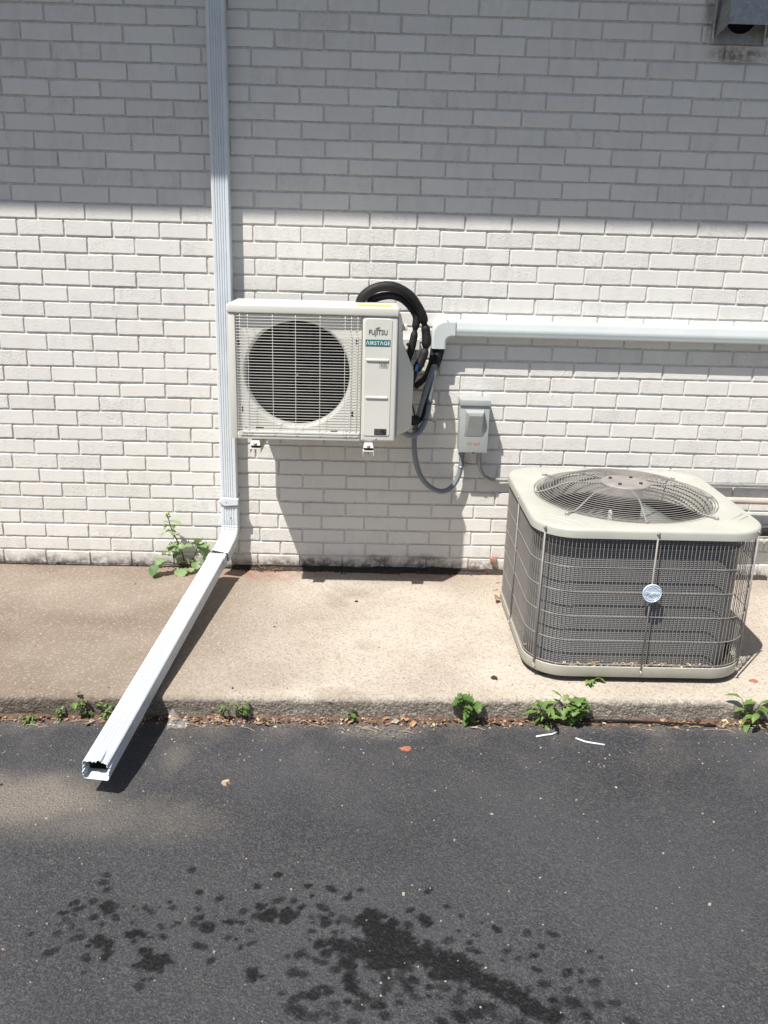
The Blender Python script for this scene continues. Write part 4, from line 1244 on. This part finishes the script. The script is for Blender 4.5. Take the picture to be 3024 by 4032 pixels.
# wire guard round the sides
bm = B()
gi = .0065
per = rrect(PX0 + gi, PX1 - gi, PY0 + gi, PY1 - gi, CORN - gi, 14)
def resample(poly, step):
    pts = [Vector((x, y, 0)) for x, y in poly]; pts.append(pts[0].copy()); L = 0; res = []; nxt = 0
    tot = sum((b - a).length for a, b in zip(pts, pts[1:])); n = round(tot / step); st = tot / n
    for a, b in zip(pts, pts[1:]):
        d = (b - a).length
        while nxt <= L + d and len(res) < n:
            res.append(a.lerp(b, (nxt - L) / d) if d > 1e-9 else a.copy()); nxt += st
        L += d
    return res
for p in resample(per, .0142):
    tube(bm, [(p.x, p.y, .062), (p.x, p.y, .5765)], .0013, 4, caps=False)
per2 = rrect(PX0 + gi + .0025, PX1 - gi - .0025, PY0 + gi + .0025, PY1 - gi - .0025, CORN - gi - .0025, 8)
hz_ = (.570, .457, .364, .269, .173, .076)
per3 = rrect(PX0 + gi - .0024, PX1 - gi + .0024, PY0 + gi - .0024, PY1 - gi + .0024, CORN - gi + .0024, 8)
for z in hz_:
    tube(bm, [(x, y, z) for x, y in per3], .0016, 5, closed=True)
sg = obj('side_wire_guard', bm, M_guard, cd)
bm = B()
posts = [(2.150, -1.033, 0), (2.539, PY0 - .001, 0), (2.915, -1.035, 0), (PX0 + .001, -.66, 0), (PX1 - .001, -.66, 0), (2.534, PY1 + .001, 0)]
for x, y, _ in posts: tube(bm, [(x, y, .060), (x, y, .574)], .0034, 7)
pieces('guard_post', bm, M_guard, cd)
bm = B()
for x, y, _ in posts:
    dd = Vector((x - pcx, y - pcy, 0)); dd = Vector((0, -1, 0)) if y < -1.03 else (Vector((-1, 0, 0)) if x < 2.2 else Vector((1, 0, 0)))
    for z in (.588, .048):
        c = Vector((x, y, z)) + dd * .001; sb = B(); cyl(sb, c, dd, .0075, .0015, 12); cyl(sb, c + dd * .0015, dd, .0048, .005, 6); obj('cabinet_screw', sb, M_metal, cd)
bm.free()
# badge
bx, bz, by = 2.5405, .3675, PY0 - .010
bm = B()
loft(bm, [[(bx + r * math.cos(a), y, bz + r * math.sin(a)) for a in [-2 * math.pi * j / 40 for j in range(40)]] for r, y in ((.0345, by + .006), (.0350, by), (.0335, by - .0025), (.0315, by - .0025), (.0300, by - .0010))], cap0=True, cap1=True, smooth=True)
bd = obj('badge', bm, M_badge, cd, smooth=35)
bm = text_bm('Payne', .0205, (bx + .000, by - .0022, bz - .0055), sx=.98, depth=.0013, offset=.0003)
def arc(c, r, a0, a1, n=14): return [(c[0] + r * math.cos(R(a0 + (a1 - a0) * k / n)), by - .0015, c[1] + r * math.sin(R(a0 + (a1 - a0) * k / n))) for k in range(n + 1)]
tube(bm, arc((bx, bz), .0255, 190, 60) + [(bx + .020, by - .0015, bz + .0135), (bx + .026, by - .0015, bz + .0140), (bx + .0295, by - .0015, bz + .0165)], .0011, 5)
tube(bm, arc((bx, bz), .0255, 10, -120) + [(bx - .020, by - .0015, bz - .0135), (bx - .026, by - .0015, bz - .0140), (bx - .0295, by - .0015, bz - .0165)], .0011, 5)
obj('badge_lettering', bm, simple('badge_relief', (0.66, .74, .82), .3, .1), bd)
bm = B(); cyl(bm, (bx, by + .006, bz), (0, 1, 0), .012, .006, 12); obj('badge_clip', bm, M_blackp, bd)

# ------------------------------------------------------------------ weeds
def leaf_into(bm, lay, base, d, up, L, W, kind='lobed', curl=.3, tone=.5, rnd=None, n=8):
    rnd = rnd or random
    d = Vector(d).normalized(); up = Vector(up)
    s = d.cross(up)
    if s.length < 1e-4: s = Vector((1, 0, 0))
    s.normalize(); nrm = s.cross(d).normalized()
    rows = []
    p = Vector(base); dirv = d.copy()
    ph = rnd.uniform(0, 6)
    for i in range(n + 1):
        t = i / n
        if kind == 'lobed':
            w = W * (math.sin(math.pi * min(1, t * .92 + .05)) ** .7) * (1.0 if t > .25 else .35 + 2.0 * t)
            w *= 1 + (.38 if i % 2 else -.30)
        elif kind == 'round':
            w = W * (math.sin(math.pi * (t * .93 + .05)) ** .5) * (.45 + .6 * t) * (1 + (.10 if i % 2 else -.08))
        else:
            w = W * math.sin(math.pi * (t * .95 + .03)) ** .9 * (1.1 - .4 * t)
        if i == n: w = W * .04
        cup = w * .35
        back = -dirv * (w * .25 if i % 2 else 0)
        wv = .12 * W * math.sin(ph + i * 1.9)
        rows.append([p - s * w + nrm * (cup + wv) + back, p - s * w * .5 + nrm * cup * .4, p.copy(), p + s * w * .5 + nrm * cup * .4, p + s * w + nrm * (cup - wv) + back])
        dirv = (Quaternion(s, -curl / n) @ dirv)
        nrm = (Quaternion(s, -curl / n) @ nrm)
        p = p + dirv * (L / n)
    vr = [[bm.verts.new(q) for q in row] for row in rows]
    tn = max(0, min(1, tone + rnd.uniform(-.25, .25)))
    for r_ in vr:
        for v in r_: v[lay] = tn
    for i in range(n):
        for k in range(4):
            f = bm.faces.new((vr[i][k], vr[i][k + 1], vr[i + 1][k + 1], vr[i + 1][k])); f.smooth = True

def weed(x, y, z, h, spread, nl, label, kind='lobed', seed=0, ratio=.32, tone=.5, stems=3, mat=None, group='weeds growing along the foot of the curb', lean=(0, -.3)):
    rnd = random.Random(seed)
    t = thing('weed', label, 'weed', (x, y, z), group)
    bm = B(); lay = bm.verts.layers.float.new('lv'); bs = B()
    for s in range(stems):
        a = 2 * math.pi * (s + rnd.random() * .6) / stems
        tip = Vector((x + spread * .55 * math.cos(a) + lean[0] * h, y + spread * .35 * math.sin(a) + lean[1] * h * .5, z + h * rnd.uniform(.55, .98)))
        P = spline([Vector((x, y, z)), Vector((x, y, z)).lerp(tip, .5) + Vector((0, 0, h * .08)), tip], 5)
        tube(bs, P, [.0022 * (1 - .6 * i / len(P)) for i in range(len(P))], 5)
        for j in range(nl):
            q = P[int((j + 1) / nl * (len(P) - 1))]
            aa = rnd.uniform(0, 2 * math.pi)
            dv = Vector((math.cos(aa), math.sin(aa) * .8 - .35, rnd.uniform(-.25, .75)))
            L = spread * rnd.uniform(.45, .95)
            leaf_into(bm, lay, q, dv, (0, 0, 1), L, L * ratio * rnd.uniform(.8, 1.2), kind, rnd.uniform(.4, 1.5), tone, rnd)
    obj('foliage', bm, mat or M_leaf, t)
    obj('stem', bs, M_stem, t)
    return t
gy = lambda x: CEX(x) - .012
weed(.458, gy(.458), GZ, .05, .024, 4, 'small weed under the curb, left of the spout', seed=1, ratio=.28)
weed(.560, gy(.56), GZ + .01, .095, .034, 4, 'straggly weed with a bent stalk reaching above the curb left of the spout', seed=2, ratio=.3, lean=(-.35, -.2))
weed(.624, gy(.62), GZ, .08, .042, 4, 'narrow leaved weed touching the left side of the spout', kind='blade', seed=3, ratio=.18)
weed(1.026, gy(1.02), GZ + .02, .065, .024, 4, 'small weed right of the spout with thin leaves', seed=4, ratio=.24)
weed(1.092, gy(1.09), GZ + .02, .06, .036, 4, 'small bright weed with oval leaves right of the spout', kind='round', seed=5, ratio=.42, tone=.65)
weed(1.479, gy(1.48), GZ + .01, .045, .022, 4, 'tiny seedling under the curb below the ivory unit', seed=6, ratio=.3)
weed(1.888, gy(1.88), GZ + .01, .125, .055, 9, 'dark leafy weed at the curb just left of the condenser', seed=7, ratio=.34, tone=.35)
weed(2.171, gy(2.17), GZ, .115, .085, 7, 'spreading weed with long narrow leaves above the white ties', kind='blade', seed=8, ratio=.15, tone=.7)
weed(2.270, gy(2.27), GZ + .01, .14, .065, 9, 'bushy weed with toothed leaves in front of the condenser', seed=9, ratio=.38, tone=.6)
weed(2.905, gy(2.9), GZ, .12, .08, 6, 'long leaved weed at the right edge of the photograph', kind='blade', seed=10, ratio=.2, tone=.6)
weed(.355, gy(.355) - .01, GZ, .028, .035, 7, 'low grass tuft at the far left of the curb', kind='blade', seed=11, ratio=.10, tone=.7, stems=4)
weed(2.365, -1.082, .002, .022, .045, 4, 'flattened yellowish weed poking out under the front of the condenser', kind='blade', seed=12, ratio=.22, tone=1.0, stems=2, group='weeds on the slab')

# the tall sowthistle against the wall
tw = thing('sowthistle', 'tall flowering weed growing at the foot of the wall beside the downspout', 'weed', (.645, -.06, 0))
bm = B(); lay = bm.verts.layers.float.new('lv'); bs = B()
main = spline([(.655, -.05, 0), (.648, -.055, .07), (.627, -.06, .145), (.602, -.06, .205), (.588, -.06, .262), (.583, -.06, .285)], 6)
tube(bs, main, [.0045 * (1 - .65 * i / len(main)) for i in range(len(main))], 7)
b2 = spline([(.655, -.05, .005), (.685, -.07, .05), (.715, -.08, .11), (.722, -.08, .145)], 5); tube(bs, b2, .0025, 5)
b3 = spline([(.652, -.05, .02), (.60, -.075, .05), (.56, -.09, .055)], 5); tube(bs, b3, .002, 5)
b4 = spline([(.655, -.05, .015), (.70, -.085, .04), (.735, -.10, .06)], 5); tube(bs, b4, .0022, 5)
rd = random.Random(22)
LV = [((.560, -.10, .055), (-.75, -.55, -.35), .085, .036, 'round', .9, .35), ((.57, -.09, .07), (-.2, -.5, .2), .06, .022, 'lobed', .8, .45), ((.735, -.10, .06), (.85, -.4, -.1), .065, .034, 'round', .8, .85),
      ((.715, -.09, .065), (.2, -.8, -.2), .045, .024, 'round', .6, .6), ((.650, -.07, .02), (-.1, -.9, -.05), .060, .030, 'round', .7, .85), ((.670, -.07, .02), (.5, -.8, .2), .040, .022, 'round', .6, .9),
      ((.720, -.08, .145), (.6, -.3, -.35), .075, .030, 'lobed', .8, .3), ((.722, -.08, .142), (.2, -.2, .8), .045, .022, 'lobed', .5, .35), ((.718, -.08, .14), (-.95, -.2, -.02), .085, .018, 'lobed', .3, .75),
      ((.722, -.08, .138), (.7, -.5, .45), .055, .022, 'lobed', .8, .5), ((.640, -.06, .09), (-.6, -.6, .1), .042, .020, 'lobed', .9, .25), ((.632, -.06, .13), (-.9, -.2, .35), .060, .018, 'lobed', 1.1, .3),
      ((.628, -.06, .14), (.3, -.8, -.5), .040, .018, 'lobed', .6, .7), ((.625, -.06, .145), (-.7, -.6, -.5), .065, .020, 'lobed', .6, .6), ((.612, -.06, .18), (.5, -.4, .5), .035, .012, 'lobed', .8, .4),
      ((.600, -.06, .205), (-.95, -.1, .0), .055, .014, 'lobed', .9, .75), ((.600, -.06, .21), (.4, -.6, -.3), .030, .014, 'round', .6, .8), ((.590, -.06, .25), (.95, -.2, .15), .055, .013, 'lobed', .5, .7),
      ((.590, -.06, .245), (-.7, -.3, .4), .030, .010, 'lobed', .7, .6), ((.588, -.06, .235), (-.8, -.5, -.4), .032, .010, 'lobed', .6, .7), ((.594, -.06, .225), (.7, -.5, .3), .028, .012, 'lobed', .6, .35),
      ((.69, -.07, .05), (.3, -.6, .75), .042, .020, 'round', .5, .7), ((.66, -.06, .05), (-.85, -.3, .25), .045, .014, 'lobed', .8, .5), ((.75, -.1, .10), (.6, -.3, -.6), .06, .022, 'lobed', .6, .4), ((.585, -.08, .085), (-.4, -.6, .7), .04, .018, 'lobed', .8, .3)]
for b_, d_, L_, w_, k_, c_, t_ in LV: leaf_into(bm, lay, b_, d_, (0, 0, 1), L_ * 1.12, w_ * 1.3, k_, c_, t_, rd, 10)
obj('foliage', bm, M_leafb, tw); obj('stem', bs, M_stem, tw)
bm = B()
for k in range(14):
    a = 2 * math.pi * k / 14
    tube(bm, [(.580, -.062, .287), (.580 + .006 * math.cos(a), -.062 + .006 * math.sin(a), .296)], [.0016, .0012], 4)
obj('flower', bm, M_petal, tw)
bm = B()
for c in ((.580, -.062, .280), (.590, -.060, .288), (.594, -.062, .276), (.586, -.064, .272)):
    r_ = bmesh.ops.create_icosphere(bm, subdivisions=1, radius=.0055)
    bmesh.ops.translate(bm, verts=r_['verts'], vec=c)
pieces('bud', bm, simple('bud_green', (.06, .11, .03), .6), tw)

# ------------------------------------------------------------------ small litter as stuff
def chip(bm, c, r, flat=.35, seed=None, mi=0, n=7, rnd=random):
    c = Vector(c); ph = rnd.uniform(0, 6.28)
    pts = [(r * rnd.uniform(.55, 1.15) * math.cos(ph + 2 * math.pi * k / n), r * rnd.uniform(.45, 1.0) * math.sin(ph + 2 * math.pi * k / n)) for k in range(n)]
    h = r * flat
    top = [bm.verts.new(c + Vector((a * .75, b * .75, h * rnd.uniform(.7, 1.1)))) for a, b in pts]
    bot = [bm.verts.new(c + Vector((a, b, 0))) for a, b in pts]
    for k in range(n):
        f = bm.faces.new((bot[k], bot[(k + 1) % n], top[(k + 1) % n], top[k])); f.material_index = mi
    f = bm.faces.new(top); f.material_index = mi

def flake(bm, c, L, rnd, mi=0):
    c = Vector(c); a = rnd.uniform(0, 6.28); tilt = rnd.uniform(-.5, .5)
    d = Vector((math.cos(a), math.sin(a), tilt)).normalized(); s = d.cross(Vector((0, 0, 1))).normalized() * L * rnd.uniform(.18, .42)
    up = Vector((0, 0, L * rnd.uniform(.1, .4)))
    v = [bm.verts.new(q) for q in (c - d * L * .5, c - s + up * .6, c + d * L * .1 - s * 1.05 + up, c + d * L * .5 + up * .3, c + d * L * .1 + s, c + s * .9)]
    m = bm.verts.new(c + up * .25)
    for k in range(6):
        f = bm.faces.new((v[k], v[(k + 1) % 6], m)); f.material_index = mi

LM = [M_dry, M_straw, M_rust, M_soil, simple('grey_leaf', (.36, .30, .25), .9, 0, .3, 60), simple('orange_leaf', (.42, .23, .12), .8, 0, .3, 60)]
rd = random.Random(9)
bm = B()
for k in range(1900):
    x = rd.uniform(-.1, 3.5)
    dens = .35 + .5 * vnoise(x * 3.1, 2.2, 8).item() + (.5 if .8 < x < 1.2 else 0)
    if rd.random() > dens: continue
    y = CEX(x) - .004 - abs(rd.gauss(0, .020)); z = GZ + max(0, .012 - (CEX(x) - y) * .25)
    if rd.random() < .6: flake(bm, (x, y, z), rd.uniform(.007, .019) if rd.random() < .92 else rd.uniform(.02, .038), rd, rd.choice([0, 0, 1, 2, 2, 4, 4, 5, 3]))
    else: chip(bm, (x, y, z - .002), rd.uniform(.0025, .007), .6, mi=rd.choice([2, 3, 4, 0]), rnd=rd)
for k in range(60):
    x = rd.uniform(0, 3.3); y = CEX(x) - .01 - abs(rd.gauss(0, .03)); a = rd.uniform(-.5, .5); L = rd.uniform(.02, .07)
    tube(bm, spline([(x, y, GZ + .005), (x + L * .5, y + a * L * .4, GZ + .009), (x + L, y + a * L, GZ + .004)], 3), .0007, 4, mi=1)
# soil fillet against the curb
for k in range(1):
    rows = []
    for i in range(300):
        x = -.4 + i * .0138
        w = .010 + .020 * vnoise(x * 9, .5, 3).item(); hh = .008 + .010 * vnoise(x * 16, 5.5, 3).item()
        e = CEX(x) + .008
        rows.append([(x, e, GZ + hh), (x, e - .010, GZ + hh * .9), (x, e - .010 - w * .5, GZ + hh * .45), (x, e - .010 - w, GZ - .001)])
    loft(bm, rows, closed=False, mi=2, smooth=True)
bl = B()
for k in range(150):
    if rd.random() < .7: x = rd.uniform(2.25, 2.82); y = PY0 + .020 + rd.uniform(-.006, .008)
    else: x = PX0 + .020 + rd.uniform(-.005, .006); y = rd.uniform(-.9, -.4)
    flake(bl, (x, y, .062 + rd.uniform(-.004, .012)), rd.uniform(.010, .026), rd, rd.choice([0, 1, 1, 4, 4]))
for k in range(12):
    x = rd.uniform(2.2, 2.75); tube(bl, [(x, PY0 + .018, .070), (x + rd.uniform(.02, .06), PY0 + .012, .070 + rd.uniform(0, .018))], .0012, 4, mi=1)
tag(obj('caught_leaves', bl, LM), 'dry leaf bits caught inside the foot of the condenser guard', 'litter', kind='stuff')
o = obj('leaf_litter', bm, LM)
tag(o, 'dry leaf litter and dirt along the foot of the curb', 'litter', kind='stuff')
bm = B()
for k in range(900):
    x = rd.choice([rd.uniform(.95, 2.15), rd.uniform(-.3, 3.4), rd.uniform(.9, 1.3)])
    if x < .5 and rd.random() < .75: continue
    y = -.004 - abs(rd.gauss(0, .014)); z = max(0, .010 + y * .3)
    if rd.random() < .5: flake(bm, (x, y, z), rd.uniform(.005, .014), rd, rd.choice([0, 2, 3, 3, 3, 4]))
    else: chip(bm, (x, y, z - .001), rd.uniform(.003, .009), .8, mi=rd.choice([3, 3, 3, 2]), rnd=rd)
rows = []
for i in range(260):
    x = -.4 + i * .015
    f = sstep(.75, 1.05, x).item() * (1 - .3 * sstep(2.0, 2.4, x).item())
    w = .006 + (.012 + .020 * vnoise(x * 11, .5, 13).item()) * f; hh = .004 + (.010 + .016 * vnoise(x * 19, 5.5, 23).item()) * f
    rows.append([(x, .004, hh), (x, -.004, hh * .9), (x, -.004 - w * .5, hh * .4), (x, -.004 - w, -.001)])
loft(bm, rows, closed=False, mi=3, smooth=True)
for k in range(26):
    x = rd.gauss(1.045, .03); y = -.03 + rd.gauss(0, .014); a = rd.uniform(0, 6.28); L = rd.uniform(.015, .045)
    tube(bm, [(x, y, .004), (x + L * math.cos(a) * .6, y + L * math.sin(a) * .4, .004 + rd.uniform(0, .02))], .0009, 4, mi=0)
o = obj('wall_foot_debris', bm, LM)
tag(o, 'dark soil and dead leaves in the joint between wall and slab', 'debris', kind='stuff')
# loose grit on slab and asphalt
bm = B()
PM = [simple('pale_grit', (.42, .38, .33), .9), M_rust, simple('pink_grit', (.36, .25, .20), .9), M_soil, simple('grey_grit', (.26, .25, .23), .9)]
for k in range(620):
    x = rd.uniform(.0, 3.2); y = rd.uniform(-2.65, -1.27)
    if rd.random() < .3: y = rd.uniform(-1.5, -1.27)
    r = rd.uniform(.0012, .0036) if rd.random() < .93 else rd.uniform(.004, .0065)
    chip(bm, (x, y, GZ + .001), r, .7, mi=rd.choice([0, 0, 2, 4, 4, 4, 1]), n=6, rnd=rd)
for k in range(260):
    x = rd.uniform(-.2, 3.3); y = rd.uniform(-1.2, -.03)
    r = rd.uniform(.001, .003) if rd.random() < .93 else rd.uniform(.004, .007)
    chip(bm, (x, y, .001), r, .5, mi=rd.choice([1, 3, 3, 4, 1, 0]), n=6, rnd=rd)
o = obj('grit', bm, PM)
tag(o, 'small pale stones and grit scattered over asphalt and slab', 'grit', kind='stuff')

# individually visible bits
def single(name, label, cat, bm, mat, group=None, smooth=None):
    o = obj(name, bm, mat, None, smooth); tag(o, label, cat, group); return o
rd = random.Random(31)
def frag(c, r, flat, stretch=1.0, ang=0):
    bm = B(); chip(bm, (0, 0, 0), r, flat, n=10, rnd=rd)
    for v in bm.verts:
        x = v.co.x * stretch; y = v.co.y; v.co.x = x * math.cos(ang) - y * math.sin(ang) + c[0]; v.co.y = x * math.sin(ang) + y * math.cos(ang) + c[1]; v.co.z += c[2]
    return bm
single('brick_chip', 'flat red brick chip lying on the asphalt in the middle', 'brick chip', frag((1.665, -1.40, GZ + .001), .019, .25, 1.5, .2), M_brickred, 'broken brick chips')
single('brick_chip', 'red brick chip on the slab right of the condenser', 'brick chip', frag((2.981, -1.046, .001), .015, .3, 1.3, -.2), M_brickred, 'broken brick chips')
single('stone', 'round tan stone on the asphalt right of the spout mouth', 'stone', frag((1.093, -1.605, GZ + .001), .015, .7), M_stone)
single('dead_leaf', 'curled dark leaf on the slab left of the condenser front', 'leaf', frag((2.004, -1.056, .001), .015, .45, 1.2, -.6), M_soil, 'dead leaves on slab and asphalt')
single('dead_leaf', 'dark dead leaf at the left edge of the asphalt beside the sandy patch', 'leaf', frag((.405, -1.633, GZ + .001), .008, .4, 1.6, .6), M_soil, 'dead leaves on slab and asphalt')
single('dead_leaf', 'small dark leaf on the slab in front of the ivory unit', 'leaf', frag((1.479, -.379, .001), .010, .5, 1.2, .3), M_soil, 'dead leaves on slab and asphalt')
bm = B()
for c, s_ in (((2.112, -.33, .045), .035), ((2.108, -.36, .02), .03), ((2.118, -.31, .075), .02)):
    flake(bm, c, s_ * 1.6, rd)
single('dead_leaf', 'rusty brown leaf caught on the left side of the condenser base', 'leaf', bm, M_dry, 'dead leaves on slab and asphalt')
single('broken_brick_corner', 'exposed broken red brick at the wall foot left of the condenser', 'brick chip', frag((2.135, -.012, .07), .020, .6, 1.1, .3), M_brickred)
for pts, lab in ((((2.119, -1.319), (2.157, -1.307), (2.176, -1.303), (2.200, -1.288)), 'white cut zip tie with upturned end below the weeds, left one of the pair'), (((2.255, -1.325), (2.282, -1.345), (2.293, -1.349), (2.347, -1.364)), 'white cut zip tie with a bent tip, right one of the pair')):
    bm = B(); tube(bm, [(x, y, GZ + .005) for x, y in pts], .0032, 6)
    single('cut_zip_tie', lab, 'zip tie', bm, M_tie, 'cut white ties on the asphalt')
bm = B(); tube(bm, spline([(2.29, CEX(2.3) - .012, GZ + .012), (2.36, CEX(2.3) - .016, GZ + .018), (2.50, CEX(2.5) - .020, GZ + .016), (2.66, CEX(2.6) - .026, GZ + .012), (2.78, CEX(2.7) - .03, GZ + .008)], 6), .0035, 6)
single('black_cable', 'black cable lying along the curb below the condenser', 'cable', bm, M_blackp)
bm = B(); tube(bm, spline([(-.35, -.008, .012), (.419, -.010, .014), (.80, -.012, .016), (1.09, -.012, .024), (1.4, -.014, .020), (1.766, -.012, .020), (2.10, -.012, .014)], 8), .0022, 5)
single('black_wire', 'thin black wire lying along the foot of the wall', 'wire', bm, M_blackp)
bm = B(); tube(bm, [(.962, -.030, .105), (.985, -.035, .055), (1.022, -.045, .008)], [.0014, .002, .0022], 5)
single('dry_stalk', 'dry straw stalk leaning at the wall right of the downspout elbow', 'stalk', bm, M_straw)
bm = B()
rows = []
for i in range(7):
    rows.append([(.845 + .011 * i, CEX(.87) - .030 - .010 * j + .004 * math.sin(i * 2 + j), GZ + .012 + .045 * (1 - j / 5) * (.5 + .5 * math.sin(i * 1.1 + .4)) + .004 * math.sin(i * 3 + j * 2)) for j in range(6)])
loft(bm, rows, closed=False, smooth=True)
single('plastic_scrap', 'crumpled clear plastic scrap in the shadow beside the spout', 'plastic scrap', bm, M_clear)
